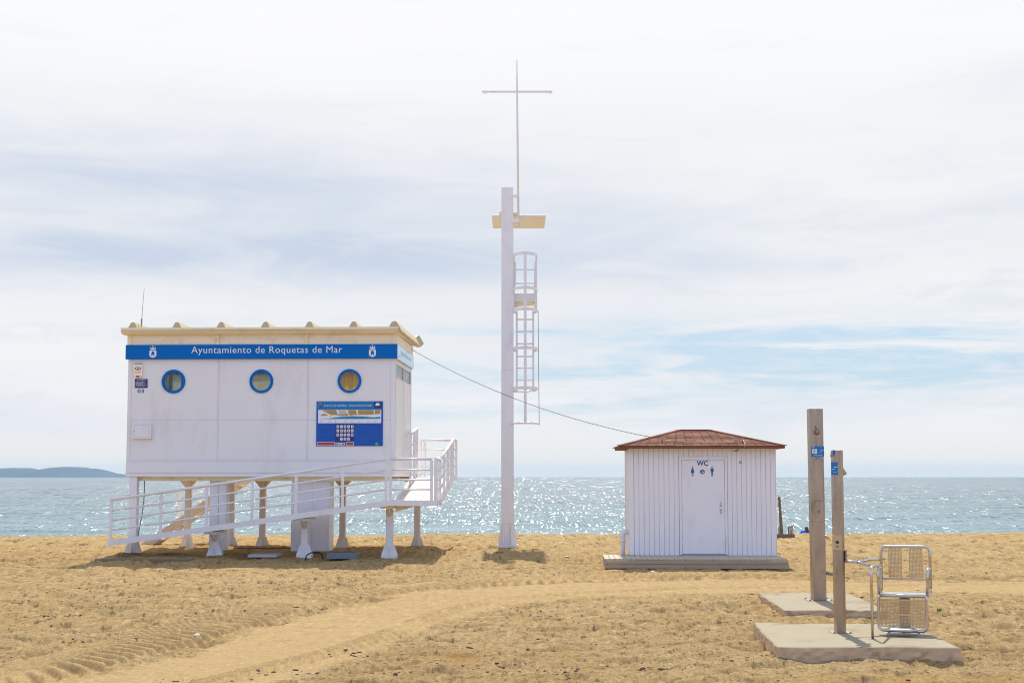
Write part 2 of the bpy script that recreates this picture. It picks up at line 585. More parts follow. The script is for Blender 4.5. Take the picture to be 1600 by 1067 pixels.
def build_ground():
    ys = [-60, -30, -10, 0, 6, 10, 12]
    ys += list(np.exp(np.linspace(math.log(12.8), math.log(50), 640)))
    ys += list(np.linspace(51, 100, 40)) + [130]
    cs = list(-np.exp(np.linspace(math.log(60), math.log(1.25), 14))) + list(np.linspace(-1.2, 1.2, 860)) + list(np.exp(np.linspace(math.log(1.25), math.log(60), 14)))
    ys = np.array(ys); cs = np.array(cs)
    wv = np.maximum(ys, 12) * .36
    Xg = cs[None, :] * wv[:, None]; Yg = np.repeat(ys[:, None], len(cs), 1)
    Zg = ground_h(Xg, Yg)
    n, m_ = Xg.shape
    me = bpy.data.meshes.new('sand')
    V = np.stack([Xg, Yg, Zg], -1).reshape(-1, 3)
    me.vertices.add(len(V)); me.vertices.foreach_set('co', V.ravel())
    i = np.arange((n - 1) * m_).reshape(n - 1, m_)[:, :-1].ravel()
    q = np.stack([i, i + 1, i + m_ + 1, i + m_], -1)
    me.loops.add(q.size); me.loops.foreach_set('vertex_index', q.ravel())
    me.polygons.add(len(q)); me.polygons.foreach_set('loop_start', np.arange(0, q.size, 4)); me.polygons.foreach_set('loop_total', np.full(len(q), 4))
    me.polygons.foreach_set('use_smooth', np.ones(len(q), bool))
    me.update(); me.validate()
    at_ = me.attributes.new('packed', 'FLOAT', 'POINT')
    pm = path_mask(Xg, Yg)
    mm_ = (Yg > 12) & (Yg < 32) & (np.abs(Xg) < 16)
    _, _, D_ = poly_st(Xg[mm_], Yg[mm_], TRACK1)
    pm[mm_] = np.maximum(pm[mm_], .85 * sstep(.66, .5, D_))
    at_.data.foreach_set('value', pm.astype(np.float32).ravel())
    o = bpy.data.objects.new('sand', me); COL.objects.link(o)
    tag(o, kind='structure')
    m = bpy.data.materials.new('beach_sand'); m.use_nodes = True
    T = NT(m.node_tree); b = T.n['Principled BSDF']
    P = T.node('ShaderNodeNewGeometry').outputs['Position']
    pk = T.node('ShaderNodeAttribute', attribute_name='packed').outputs['Fac']
    big = T.noise(P, .35, 4, .55)
    mid = T.noise(P, 3.5, 5, .65)
    spk = T.noise(T.scalev(P, (1, .45, 1)), 5.5, 9, .86)
    spk2 = T.noise(T.scalev(P, (1.3, .6, 1)), 14, 6, .8)
    fin = T.noise(P, 45, 4, .7)
    grit = T.noise(P, 160, 2, .6)
    c = T.mix(T.ramp(big, .3, .7), (.51, .340, .142), (.56, .395, .182))
    c = T.mix(T.m('MULTIPLY', T.ramp(mid, .52, .80), .55), c, (.27, .175, .085))
    c = T.mix(T.m('MULTIPLY', pk, .8), c, (.385, .270, .125))
    c = T.mix(T.m('MULTIPLY', T.ramp(fin, .54, .72), .6), c, (.17, .115, .06))
    c = T.mix(T.m('MULTIPLY', T.ramp(grit, .60, .72), .30), c, (.68, .55, .36))
    c = T.mix(T.m('MULTIPLY', T.ramp(grit, .44, .30), .6), c, (.12, .08, .05))
    rr_ = T.m('MULTIPLY_ADD', pk, -.62, 1.0)
    sq = T.node('ShaderNodeSeparateXYZ'); T.l.new(P, sq.inputs[0])
    kq = T.m('FLOOR', T.m('ADD', T.m('LOGARITHM', T.m('DIVIDE', T.m('MAXIMUM', sq.outputs[1], 2.0), 13.0), 2.0), mid))
    ax = T.m('DIVIDE', sq.outputs[0], T.m('MULTIPLY', T.m('POWER', 2.0, kq), .055))
    ay = T.m('DIVIDE', sq.outputs[1], T.m('MULTIPLY', T.m('POWER', 3.0, kq), .13))
    cq = T.node('ShaderNodeCombineXYZ'); T.l.new(ax, cq.inputs[0]); T.l.new(ay, cq.inputs[1]); T.l.new(kq, cq.inputs[2])
    gr_ = T.noise(cq.outputs[0], 1.0, 4, .78)
    c = T.mix(T.m('MULTIPLY', T.m('MULTIPLY', T.ramp(gr_, .545, .64), .85), rr_), c, (.14, .092, .052))  # dark grain paints the shading of small pits into the sand colour
    c = T.mix(T.m('MULTIPLY', T.m('MULTIPLY', T.ramp(gr_, .47, .34), .75), rr_), c, (.74, .55, .29))
    c = T.mix(T.m('MULTIPLY', T.m('MULTIPLY', T.ramp(spk, .54, .64), .70), rr_), c, (.15, .098, .055))
    c = T.mix(T.m('MULTIPLY', T.m('MULTIPLY', T.ramp(spk2, .575, .65), .75), rr_), c, (.13, .088, .05))
    c = T.mix(T.m('MULTIPLY', T.m('MULTIPLY', T.ramp(spk, .47, .36), .5), rr_), c, (.62, .46, .26))
    # rusty orange algae stain beside the near slab
    sp = T.node('ShaderNodeSeparateXYZ'); T.l.new(P, sp.inputs[0])
    for (cx, cy, rx, ry, amt) in ((4.0, 14.35, 1.5, .35, .7), (-.55, 16.6, .35, .25, .6), (-7.5, 38, 3.5, 5, .35)):
        q1 = T.m('POWER', T.m('DIVIDE', T.m('SUBTRACT', sp.outputs[0], cx), rx), 2)
        q2 = T.m('POWER', T.m('DIVIDE', T.m('SUBTRACT', sp.outputs[1], cy), ry), 2)
        k = T.m('EXPONENT', T.m('MULTIPLY', T.m('ADD', q1, q2), -1))
        c = T.mix(T.m('MULTIPLY', T.m('MULTIPLY', k, T.ramp(mid, .35, .6)), amt), c, (.52, .27, .06))
    T.put(b.inputs['Base Color'], c)
    b.inputs['Roughness'].default_value = .95
    b.inputs['Specular IOR Level'].default_value = .15
    bm_ = T.bump(T.noise(P, 16, 6, .75), T.m('MULTIPLY_ADD', pk, -.6, 1.0), .07)
    bm2 = T.bump(grit, .7, .008, bm_)
    T.put(b.inputs['Normal'], bm2)
    me.materials.append(m)


build_ground()

# ------------------------------------------------------------------ sea
WZ = -1.75


def build_sea():
    ys = np.array([66, 72] + list(np.exp(np.linspace(math.log(76), math.log(1400), 560))) + [2000, 3000, 4500, 7000, 11500])
    cs = np.concatenate([-np.exp(np.linspace(math.log(12), math.log(.62), 10)), np.linspace(-.6, .6, 420), np.exp(np.linspace(math.log(.62), math.log(12), 10))])
    wv = ys * .75
    Xg = np.clip(cs[None, :] * wv[:, None], -11500, 11500); Yg = np.repeat(ys[:, None], len(cs), 1)
    Xg = np.where(np.abs(cs[None, :]) >= 11.99, np.sign(cs[None, :]) * 11500.0, Xg)
    fade = sstep(900, 250, Yg)
    Zg = 0
    for k, (wl, am, dr) in enumerate(((9, .13, .15), (5.3, .10, -.22), (3.1, .075, .4), (1.9, .05, -.5))):
        px_ = Xg + 3 * vn(Xg * .03, Yg * .03, k); u = (Yg * cos(dr) + px_ * sin(dr)) / wl
        v_ = (Xg * cos(dr) - Yg * sin(dr)) / wl
        Zg = Zg + am * (2 * np.abs(vn(v_ * .28 + 5 * k, u * 1.0, 20 + k) - .5) - .35) * (-1.5) * sstep(wl * 130, wl * 40, Yg)
    Zg = WZ + Zg * fade
    n, m_ = Xg.shape
    me = bpy.data.meshes.new('sea')
    V = np.stack([Xg, Yg, Zg], -1).reshape(-1, 3)
    me.vertices.add(len(V)); me.vertices.foreach_set('co', V.ravel())
    i = np.arange((n - 1) * m_).reshape(n - 1, m_)[:, :-1].ravel()
    q = np.stack([i, i + 1, i + m_ + 1, i + m_], -1)
    me.loops.add(q.size); me.loops.foreach_set('vertex_index', q.ravel())
    me.polygons.add(len(q)); me.polygons.foreach_set('loop_start', np.arange(0, q.size, 4)); me.polygons.foreach_set('loop_total', np.full(len(q), 4))
    me.polygons.foreach_set('use_smooth', np.ones(len(q), bool))
    me.update(); me.validate()
    o = bpy.data.objects.new('sea', me); COL.objects.link(o); tag(o, kind='structure')
    m = bpy.data.materials.new('sea_water'); m.use_nodes = True
    T = NT(m.node_tree); b = T.n['Principled BSDF']
    P = T.node('ShaderNodeNewGeometry').outputs['Position']
    sp = T.node('ShaderNodeSeparateXYZ'); T.l.new(P, sp.inputs[0])
    shallow = T.ramp(sp.outputs[1], 240, 80)
    c = T.mix(shallow, (.08, .145, .175), (.09, .185, .21))
    streak = T.noise(T.scalev(P, (.05, .22, 1)), 1, 5, .6)
    c = T.mix(T.m('MULTIPLY', T.ramp(streak, .5, .75), .5), c, (.015, .10, .12))
    T.put(b.inputs['Base Color'], c)
    b.inputs['Roughness'].default_value = .21
    b.inputs['IOR'].default_value = 1.34
    h1 = T.noise(T.scalev(P, (.6, 1.0, 1)), .9, 4, .6)
    h2 = T.noise(T.scalev(P, (.55, 1.0, 1)), .22, 3, .55)
    h3 = T.noise(T.scalev(P, (.6, 1.0, 1)), .05, 2, .5)
    n1 = T.bump(h3, .7, 4.0)
    n2 = T.bump(h2, .7, 1.4, n1)
    n3 = T.bump(h1, .5, .5, n2)
    # wind chop as small flat facets, larger further out where only the larger waves still show
    jit = T.noise(P, .08, 2, .5)
    kb = T.m('FLOOR', T.m('ADD', T.m('LOGARITHM', T.m('DIVIDE', sp.outputs[1], 80.0), 2.0), T.m('MULTIPLY', jit, 1.2)))
    kb = T.m('MINIMUM', kb, 5.0)
    cx_ = T.m('DIVIDE', sp.outputs[0], T.m('MULTIPLY', T.m('POWER', 2.0, kb), .062))
    cy_ = T.m('DIVIDE', sp.outputs[1], T.m('MULTIPLY', T.m('POWER', 4.0, kb), .70))
    cb = T.node('ShaderNodeCombineXYZ'); T.l.new(cx_, cb.inputs[0]); T.l.new(cy_, cb.inputs[1]); T.l.new(T.m('MULTIPLY', kb, 17.3), cb.inputs[2])
    vo = T.node('ShaderNodeTexVoronoi', feature='F1'); T.l.new(cb.outputs[0], vo.inputs['Vector']); vo.inputs['Scale'].default_value = 1.0
    vs_ = T.node('ShaderNodeSeparateColor'); T.l.new(vo.outputs['Color'], vs_.inputs[0])
    gust = T.m('MULTIPLY_ADD', T.noise(T.scalev(P, (.02, .010, 1)), 1, 5, .65), 1.1, .42)
    r1 = T.m('SUBTRACT', T.m('MULTIPLY', vs_.outputs[0], 2), 1)
    r2_ = T.m('SUBTRACT', T.m('MULTIPLY', vs_.outputs[1], 2), 1)
    ty = T.m('MULTIPLY', T.m('MULTIPLY', T.m('POWER', T.m('ABSOLUTE', r1), 2.2), T.m('SIGN', r1)), T.m('MULTIPLY', gust, .47))
    tx_ = T.m('MULTIPLY', T.m('MULTIPLY', T.m('ABSOLUTE', r2_), r2_), .26)
    cn = T.node('ShaderNodeCombineXYZ'); T.l.new(tx_, cn.inputs[0]); T.l.new(ty, cn.inputs[1])
    n4 = T.vm('NORMALIZE', T.vm('ADD', n3, cn.outputs[0]))
    T.put(b.inputs['Normal'], n4)
    me.materials.append(m)


build_sea()

# ------------------------------------------------------------------ far hills across the bay
def build_hills():
    Yd = 7000.0
    prof = [(-260, 744), (-120, 738), (-60, 733), (0, 730.5), (14, 729), (30, 730), (52, 732.5), (70, 735), (88, 732), (104, 730), (118, 729), (138, 730), (152, 734), (166, 737), (180, 738.5), (190, 741), (199, 743.5), (206, 745.5)]
    xs = np.linspace(-260, 206, 150)
    h = np.interp(xs, [p[0] for p in prof], [744.5 - p[1] for p in prof])
    h = h * (.90 + .34 * vn(xs * .11, xs * 0 + 3, 31)) * (1 - .12 * vn(xs * .4, xs * 0, 33))
    vs, fs = [], []
    D = 12
    for i, x in enumerate(xs):
        for j in range(D):
            t = j / (D - 1)
            yy = Yd + t * 1600
            s_ = math.sin(pi * min(1, t * 1.0)) ** .7 if 0 < t < 1 else 0
            hh = max(h[i], 0) / F * (Yd + 800) * s_ * (1 + .22 * (vn(np.array(i * .35), np.array(j * .9), 30) - .5) * (0 if abs(j - 5.5) < 1 else 1))
            vs.append(((x - 800) / F * yy * (Yd + 800) / yy, yy, WZ - 2.5 + float(hh)))
    for i in range(len(xs) - 1):
        for j in range(D - 1):
            a = i * D + j
            fs.append((a, a + D, a + D + 1, a + 1))
    mm = bpy.data.materials.new('far_hill_hazed_scrub'); mm.use_nodes = True
    T = NT(mm.node_tree); b = T.n['Principled BSDF']
    P = T.node('ShaderNodeNewGeometry').outputs['Position']
    T.put(b.inputs['Base Color'], T.mix(T.noise(P, .006, 6, .6), (.03, .055, .085), (.05, .08, .11)))  # blue of the distant haze mixed into the scrub colour
    b.inputs['Roughness'].default_value = .95
    mb = MB(mm); mb.add(vs, fs, True)
    o = mb.build('hills'); tag(o, kind='structure')


build_hills()

HZ = .000055
mb = MB(); mm = bpy.data.materials.new('sea_haze'); mm.use_nodes = True
T = NT(mm.node_tree); T.n.remove(T.n['Principled BSDF'])
pv = T.node('ShaderNodeVolumePrincipled')
pv.inputs['Color'].default_value = (.44, .72, 1.0, 1); pv.inputs['Density'].default_value = HZ; pv.inputs['Anisotropy'].default_value = .2
T.l.new(pv.outputs[0], T.n['Material Output'].inputs['Volume'])
mb = MB(mm); mb.box(-11600, 11600, -300, 11600, -8, 72)
HAZE = True
if HAZE:
    o = mb.build('haze'); tag(o, kind='stuff')

# ------------------------------------------------------------------ lifeguard cabin
TH = R(-2.5)
HF = Matrix.Translation((-9.16, 36.58, 0)) @ Matrix.Rotation(TH, 4, 'Z')   # u along the facade, v away from the sea-less side, z up
W, D = 6.40, 3.55
Z0, Z1 = 1.89, 5.16
hut = thing('beach_cabin', 'white raised beach cabin with blue fascia, three portholes and cream ribbed roof on white legs', 'cabin', HF, (W / 2, D / 2, 0))
PZ = 4.055; PU = (1.10, 3.21, 5.315); PR = .245; PB = .31

mb = MB(WHITE)
us = [0]
for c_ in PU: us += [c_ - PB, c_ + PB]
us += [W]; zs = [Z0, PZ - PB, PZ + PB, Z1]
for side, v in ((0, 0.0), (1, .06)):
    for i in range(len(us) - 1):
        for j in range(3):
            if j == 1 and i % 2 == 1: continue
            mb.add([(us[i], v, zs[j]), (us[i + 1], v, zs[j]), (us[i + 1], v, zs[j + 1]), (us[i], v, zs[j + 1])], [(0, 1, 2, 3) if side == 0 else (3, 2, 1, 0)])
n = 48
for c_ in PU:
    for side, v in ((0, 0.0), (1, .06)):
        inner, outer = [], []
        for k in range(n):
            a = 2 * pi * k / n; m_ = max(abs(cos(a)), abs(sin(a)))
            inner.append((c_ + PR * cos(a), v, PZ + PR * sin(a))); outer.append((c_ + PB * cos(a) / m_, v, PZ + PB * sin(a) / m_))
        mb.add(inner + outer, [((k, (k + 1) % n, (k + 1) % n + n, k + n) if side else (k, k + n, (k + 1) % n + n, (k + 1) % n)) for k in range(n)])
    mb.add([(c_ + PR * cos(2 * pi * k / n), v, PZ + PR * sin(2 * pi * k / n)) for v in (0, .06) for k in range(n)], [(k, (k + 1) % n, (k + 1) % n + n, k + n) for k in range(n)])
mb.add([(0, 0, Z0), (0, .06, Z0), (0, .06, Z1), (0, 0, Z1), (W, 0, Z0), (W, .06, Z0), (W, .06, Z1), (W, 0, Z1)], [(0, 1, 2, 3), (4, 5, 6, 7), (0, 1, 5, 4), (3, 2, 6, 7)])
mb.build('front_wall', hut, recalc=False)

mb = MB(WHITE)
mb.box(0.002, .06, .062, D - .062, Z0, Z1)
mb.build('side_wall', hut)
mb = MB(WHITE)   # right wall with its strip window left open
wz0, wz1, wv0, wv1 = 4.12, 4.50, .14, D - .16
mb.box(W - .06, W - .002, .062, D - .062, Z0, wz0); mb.box(W - .06, W - .002, .062, D - .062, wz1, Z1)
mb.box(W - .06, W - .002, .062, wv0, wz0 + .001, wz1 - .001); mb.box(W - .06, W - .002, wv1, D - .062, wz0 + .001, wz1 - .001)
mb.use(SEAM).box(W - .001, W + .003, 1.72, 1.735, Z0 + .05, wz0 - .05); mb.box(W - .001, W + .003, .10, .11, Z0 + .05, 4.6); mb.box(W - .001, W + .003, D - .14, D - .13, Z0 + .05, 4.6)
mb.build('side_wall', hut)
mb = MB(WHITE)   # sea side: low wall under a long window
mb.box(0, W, D - .06, D, Z0, 2.95); mb.box(0, W, D - .06, D, 4.45, Z1)
for a, b_ in ((0, .15), (2.12, 2.17), (4.2, 4.25), (W - .15, W)): mb.box(a, b_, D - .06, D, 2.951, 4.449)
mb.build('rear_wall', hut)
mb = MB(GLASS)
mb.box(.15, W - .15, D - .034, D - .028, 2.95, 4.45)
mb.build('rear_window', hut)
mb = MB(WHITEM)
for a, b_, c_, d_ in ((wv0, wv1, wz0, wz0 + .03), (wv0, wv1, wz1 - .03, wz1)): mb.box(W - .05, W + .012, a, b_, c_, d_)
for v in (wv0, (wv0 + wv1) / 2 - .015, wv1 - .03): mb.box(W - .048, W + .010, v, v + .03, wz0 + .031, wz1 - .031)
o = mb.build('strip_window', hut)
o2 = MB(GLASS).box(W - .02, W - .014, wv0 + .032, wv1 - .032, wz0 + .032, wz1 - .032).build('pane', o)

mb = MB(WHITE)
mb.box(-.01, W + .01, -.012, D + .01, Z0 - .09, Z0 - .001, .008)
mb.box(0, W, .002, D, Z0 + .0, Z0 + .06)
mb.build('floor', hut)
mb = MB(CREAMW); mb.box(.06, W - .06, .06, D - .06, 5.0, 5.04); mb.build('ceiling', hut)
GRN = mat('grey_green_interior_paint', (.50, .52, .40), .7, var=.1)
mb = MB(GRN); mb.box(4.2, 4.25, .07, D - .07, 1.96, 4.99); mb.build('partition', hut)
def fabric(name, col, amt=.75):
    m = bpy.data.materials.new(name); m.use_nodes = True
    T = NT(m.node_tree); b = T.n['Principled BSDF']
    tc = T.node('ShaderNodeTexCoord').outputs['Object']
    c = T.mix(T.noise(T.scalev(tc, (6, 1, .5)), 2, 3), tuple(x * .75 for x in col), col)
    T.put(b.inputs['Base Color'], c); b.inputs['Roughness'].default_value = .9
    tr = T.node('ShaderNodeBsdfTranslucent'); T.put(tr.inputs[0], c)
    mx = T.node('ShaderNodeMixShader'); mx.inputs[0].default_value = amt
    T.l.new(b.outputs[0], mx.inputs[1]); T.l.new(tr.outputs[0], mx.inputs[2]); T.l.new(mx.outputs[0], T.n['Material Output'].inputs[0])
    return m


AMB = fabric('amber_curtain_fabric', (.85, .52, .08), .95); OLV = fabric('grey_green_blind_fabric', (.48, .49, .38), .95); PALEC = fabric('straw_blind_fabric', (.66, .62, .40), .98); DOL = fabric('slate_blind_fabric', (.42, .50, .48), .95)
mb = MB(OLV)
def sheet(v, pts): mb.add([(a, v, b_) for a, b_ in pts], [tuple(range(len(pts)))])
sheet(D - .12, [(1.21, 2.9), (3.3, 2.9), (3.3, 4.46), (1.21, 4.46)]); sheet(D - .12, [(3.62, 2.9), (4.15, 2.9), (4.15, 4.46), (3.62, 4.46)])
mb.use(DOL); sheet(D - .13, [(.16, 2.9), (1.205, 2.9), (1.205, 4.46), (.16, 4.46)]); sheet(D - .12, [(3.305, 2.9), (3.615, 2.9), (3.615, 4.30), (3.305, 4.30)])
mb.use(PALEC); sheet(D - .10, [(1.25, 4.20), (1.6, 4.12), (1.95, 4.26), (2.1, 4.45), (1.25, 4.45)])
mb.build('roller_blind', hut)
mb = MB(AMB)
pts = [(4.27 + .0415 * k, D - .25 + .035 * sin(k * 1.25)) for k in range(51)]
mb.add([(u, v, z) for z in (2.0, 4.85) for u, v in pts], [(k, k + 1, k + 52, k + 51) for k in range(50)], True)
mb.build('curtain', hut, recalc=False)
mb = MB(GRN); mb.box(1.02, 1.05, 1.0, 1.04, 1.96, 4.9); mb.build('inner_post', hut)

# panel joints on the facade
mb = MB(SEAM)
for u in (2.165, 2.195, 4.31, 4.335, .09, 6.29): mb.box(u, u + .006, -.004, .0, Z0 + .27 if u not in (.09, 6.29) else Z0 + .27, 4.56)
for a, b_ in ((.10, 2.16), (2.21, 4.30), (4.345, 6.28)): mb.box(a, b_, -.004, .0, 3.13, 3.138); mb.box(a, b_, -.004, .0, Z0 + .262, Z0 + .270)
mb.box(2.18, 2.186, -.004, 0, Z0, Z0 + .26)
mb.box(.02, 6.38, -.004, .0, Z0 + .305, Z0 + .311)
mb.build('panel_joints', hut)
mb = MB(WHITE); mb.box(-.004, W + .004, -.022, .0, Z0, Z0 + .235, .006); mb.build('sill_beam', hut)

for i, c_ in enumerate(PU):
    mb = MB(BLUE); mb.disc((c_, -.03, PZ), .283, 'y', .04, 48, .222)
    o = mb.build('porthole_window', hut)
    MB(GLASS).disc((c_, .02, PZ), .236, 'y', .006, 48).build('pane', o)

# fascia band with lettering
mb = MB(BLUE)
mb.box(-.05, W + .05, -.085, -.0045, 4.585, 4.925, .006)
o = mb.build('fascia_band', hut)
mb = MB(PRINTW)
uu = lambda px: (px - 198) / 419 * W
text_into(mb, 'Ayuntamiento de Roquetas de Mar', uu(298.5), uu(535), 4.668, 4.882, -.0885, spacing=1.08)
mb.build('lettering', o, recalc=False)


def crest(mb, u, z, s, y):
    """small town crest: crown over a shield with a tower"""
    mb.use(PRINTW)
    sh = [(-.075, .03), (.075, .03), (.075, -.07), (.055, -.105), (0, -.125), (-.055, -.105), (-.075, -.07)]
    mb.prism([(u + a * s, z + b * s) for a, b in sh], y - .002, y)
    mb.prism([(u + a * s, z + b * s) for a, b in [(-.05, .045), (.05, .045), (.068, .085), (.03, .075), (.0, .10), (-.03, .075), (-.068, .085)]], y - .002, y)
    mb.disc((u, y - .002, z + .118 * s), .014 * s, 'y', .002, 10)
    for k in (-1, 1): mb.disc((u + k * .045 * s, y - .002, z + .098 * s), .011 * s, 'y', .002, 8)
    mb.use(BLUE)
    mb.prism([(u + a * s, z + b * s) for a, b in [(-.035, -.085), (-.012, -.085), (-.012, -.06), (.012, -.06), (.012, -.085), (.035, -.085), (.028, -.01), (.018, .012), (-.018, .012), (-.028, -.01)]], y - .0035, y - .0021)


for px in (238, 582):
    mb = MB(PRINTW); crest(mb, uu(px), 4.755, 1.12, -.0855); mb.build('town_crest', o)
PALEB = mat('side_fascia_blue_sky_sheen', (.10, .30, .50), .16, var=.1, coat=1.0)  # fascia blue made paler to paint in the grazing sky reflection
mb = MB(PALEB); mb.box(W + .0045, W + .052, -.0, D + .05, 4.586, 4.924, .004)
o = mb.build('side_fascia', hut)
mb = MB(PRINTW)
mb.M = Matrix.Translation((W + .0, 0, 0)) @ Matrix.Rotation(R(90), 4, 'Z')
text_into(mb, 'Ayuntamiento', .7, 2.9, 4.70, 4.84, -.0555); mb.build('lettering', o, recalc=False)

# cream strip and roof
mb = MB(CREAMW)
mb.box(-.02, W + .02, -.045, .0, 4.926, 5.165)
for k in range(4): mb.box(-.02, W + .02, -.055, -.0455, 4.945 + k * .055, 4.972 + k * .055, .004)
mb.box(W + .0, W + .03, .001, D + .02, 4.926, 5.165)
for k in range(4): mb.box(W + .0305, W + .038, .001, D + .02, 4.945 + k * .055, 4.972 + k * .055, .003)
mb.box(-.03, -.001, .001, D + .02, 4.926, 5.165)
mb.build('roof_wall_strip', hut)
for u in (.0, 2.11, 4.24, 6.33): MB(CREAM).box(u, u + .09, -.075, -.056, 4.926, 5.165, .004).build('cover_strip', hut)
mb = MB(CREAM)
# eave: gutter-shaped edge, front and both ends
prof = [(-.30, 5.235), (-.30, 5.315), (-.285, 5.315), (-.285, 5.30), (D + .35, 5.30), (D + .35, 5.20), (-.06, 5.166), (-.20, 5.166)]
mb.prism(prof, -.11, W + .10, 'x')
mb.use(mat('brown_edge_line', (.32, .20, .10), .6)).box(-.111, W + .101, -.304, -.299, 5.245, 5.256)
roof = mb.build('roof', hut)
ROOFC = mat('cream_roof_sun_tone', (.56, .47, .29), .5, var=.06, dirt=(.35, .26, .15), dirtamt=.5, dscale=3)  # darker copy of the roof cream for sunlit ribs; shaded eaves get lighter copies
mb = MB(ROOFC)
ribu = [.16, 1.22, 2.28, 3.34, 4.39, 5.44]
ribs = [[(u - .13, 5.301), (u - .045, 5.44), (u - .0, 5.455), (u + .045, 5.44), (u + .11, 5.301)] for u in ribu]
for p in ribs: mb.prism(p, -.24, D + .33, 'y')
# last rib runs down the open verge and its tail kicks up
p = [(W - .14, 5.301), (W - .05, 5.44), (W + .01, 5.455), (W + .05, 5.445), (W + .17, 5.24), (W + .17, 5.20), (W + .08, 5.19)]
mb.prism(p, -.26, D + .05, 'y')
q = [(a, b_ - .0) for a, b_ in p]
vs = [(a, D + .05, b_) for a, b_ in p] + [(a + .03, D + .26, b_ - .02) for a, b_ in p] + [(a + .10, D + .38, b_ + .06) for a, b_ in p]
k = len(p)
mb.add(vs, [(i + s_ * k, (i + 1) % k + s_ * k, (i + 1) % k + (s_ + 1) * k, i + (s_ + 1) * k) for s_ in (0, 1) for i in range(k)] + [tuple(range(2 * k, 3 * k))])
mb.build('roof_ribs', roof)

# wall boxes
mb = MB(WHITEM); mb.box(.155, .60, -.10, -.0045, 2.69, 3.05, .008); mb.use(SEAM)
for a in ((.20, .55, 2.725, 2.731), (.20, .55, 3.015, 3.021), (.20, .206, 2.732, 3.014), (.544, .55, 2.732, 3.014)): mb.box(a[0], a[1], -.1035, -.1005, a[2], a[3])
o = mb.build('meter_box', hut); MB(DARKP).box(.185, .20, -.112, -.101, 2.86, 2.875).build('lock', o)


# legs of the cabin
def leg(root, u, v, z1, wd, name='leg', foot=True, z0=-.02, bracket=False, m=WHITEM, fs=.095, b=.01):
    mb = MB(m); h = wd / 2
    mb.box(u - h, u + h, v - h, v + h, z0, z1, b)
    if foot:
        mb.box(u - h - fs * .9, u + h + fs * .9, v - h - fs * .7, v + h + fs * .7, z0 - .04, z0 + .035)
        for s_ in (-1, 1):
            for t_ in (-h + .012, h - .024):
                mb.prism([(u + s_ * h, z0 + .036), (u + s_ * (h + fs), z0 + .036), (u + s_ * (h + .02), z0 + .27), (u + s_ * h, z0 + .27)], v + t_, v + t_ + .012, 'y')
            mb.prism([(v + s_ * h, z0 + .036), (v + s_ * (h + fs * .7), z0 + .036), (v + s_ * h, z0 + .27)], u - .006, u + .006, 'x')
    if bracket:
        for s_ in (-1, 1):
            mb.prism([(u + s_ * h, z1 - .002), (u + s_ * (h + .20), z1 - .002), (u + s_ * (h + .20), z1 - .03), (u + s_ * h, z1 - .26)], v - .06, v + .06, 'y')
    return mb.build(name, root)


zb = Z0 - .092
FARL = mat('white_metal_bounce_tint', (.84, .78, .70), .4, var=.05, dirt=(.5, .40, .28), dirtamt=.35, dscale=3)  # same white metal, warmed to paint in light bounced off the sand
leg(hut, .17, .12, zb, .19)
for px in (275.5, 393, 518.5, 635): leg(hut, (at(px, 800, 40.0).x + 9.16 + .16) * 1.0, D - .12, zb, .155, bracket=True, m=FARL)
leg(hut, 1.76, D - .10, zb, .14)
mb = MB(WHITEM); mb.box(1.93, 2.14, .35, .62, .05, zb, .01); mb.box(2.141, 2.33, .37, .60, .05, zb, .008); mb.build('service_column', hut)
mb = MB(WHITEM); mb.box(3.90, 4.82, .30, .95, .04, zb, .01); mb.use(SEAM).box(4.40, 4.406, .296, .2995, .06, zb)
mb.build('service_column', hut)
mb = MB(CREAM)
for v in (.25, D / 2, D - .25): mb.box(.1, W - .1, v - .06, v + .06, zb - .0, zb - .10)
mb.build('floor_joist', hut)
CABLE = mat('dark_cable_sheath', (.05, .05, .07), .5)
mb = MB(mat('grey_pipe', (.30, .33, .38), .5)); mb.tube(fillet([(.36, .30, zb), (.37, .30, 1.4), (.33, .28, .9), (.27, .20, .5), (.27, .2, .02)], .3), .014, 8)
mb.build('hanging_conduit', hut); mb = MB(MATS['grey_pipe']); mb.tube([(1.22 + .5 * t, D - .3, zb - .0 - .32 * math.sin(pi * t)) for t in [k / 12 for k in range(13)]], .012, 6)
mb.build('hanging_conduit', hut)

# small signs on the wall
sgn = thing('alarm_plaque', 'cream shield shaped plaque with red oval mark at the left end of the cabin wall', 'sign', HF, (.26, -.03, 3.95))
mb = MB(CREAMW); mb.prism([(.145, 4.45), (.155, 4.47), (.345, 4.47), (.355, 4.45), (.355, 4.22), (.31, 4.13), (.19, 4.13), (.145, 4.22)], -.055, -.0045); mb.build('plate', sgn)
mb = MB(REDP); mb.prism([(.25 + .075 * cos(2 * pi * k / 16), 4.365 + .04 * sin(2 * pi * k / 16)) for k in range(16)], -.0585, -.0555); mb.use(CREAMW).prism([(.25 + .05 * cos(2 * pi * k / 16), 4.365 + .025 * sin(2 * pi * k / 16)) for k in range(16)], -.060, -.0588)
mb.use(DARKP).prism([(.225, 4.345), (.275, 4.345), (.25, 4.39)], -.062, -.0602); mb.box(.17, .33, -.0575, -.0555, 4.268, 4.278); mb.use(ORANGEP).prism([(.19, 4.17), (.22, 4.20), (.28, 4.20), (.31, 4.17), (.27, 4.14), (.23, 4.14)], -.0585, -.0555); mb.use(BLUE).box(.16, .34, -.06, -.0042, 4.4705, 4.482)
mb.build('printed_marks', sgn)
sgn = thing('notice_plate', 'small dark blue notice with white lines below the cream plaque, over the number 03', 'sign', HF, (.31, -.02, 3.75))
mb = MB(NAVY); mb.box(.17, .475, -.012, -.0045, 3.905, 4.12); mb.build('plate', sgn)
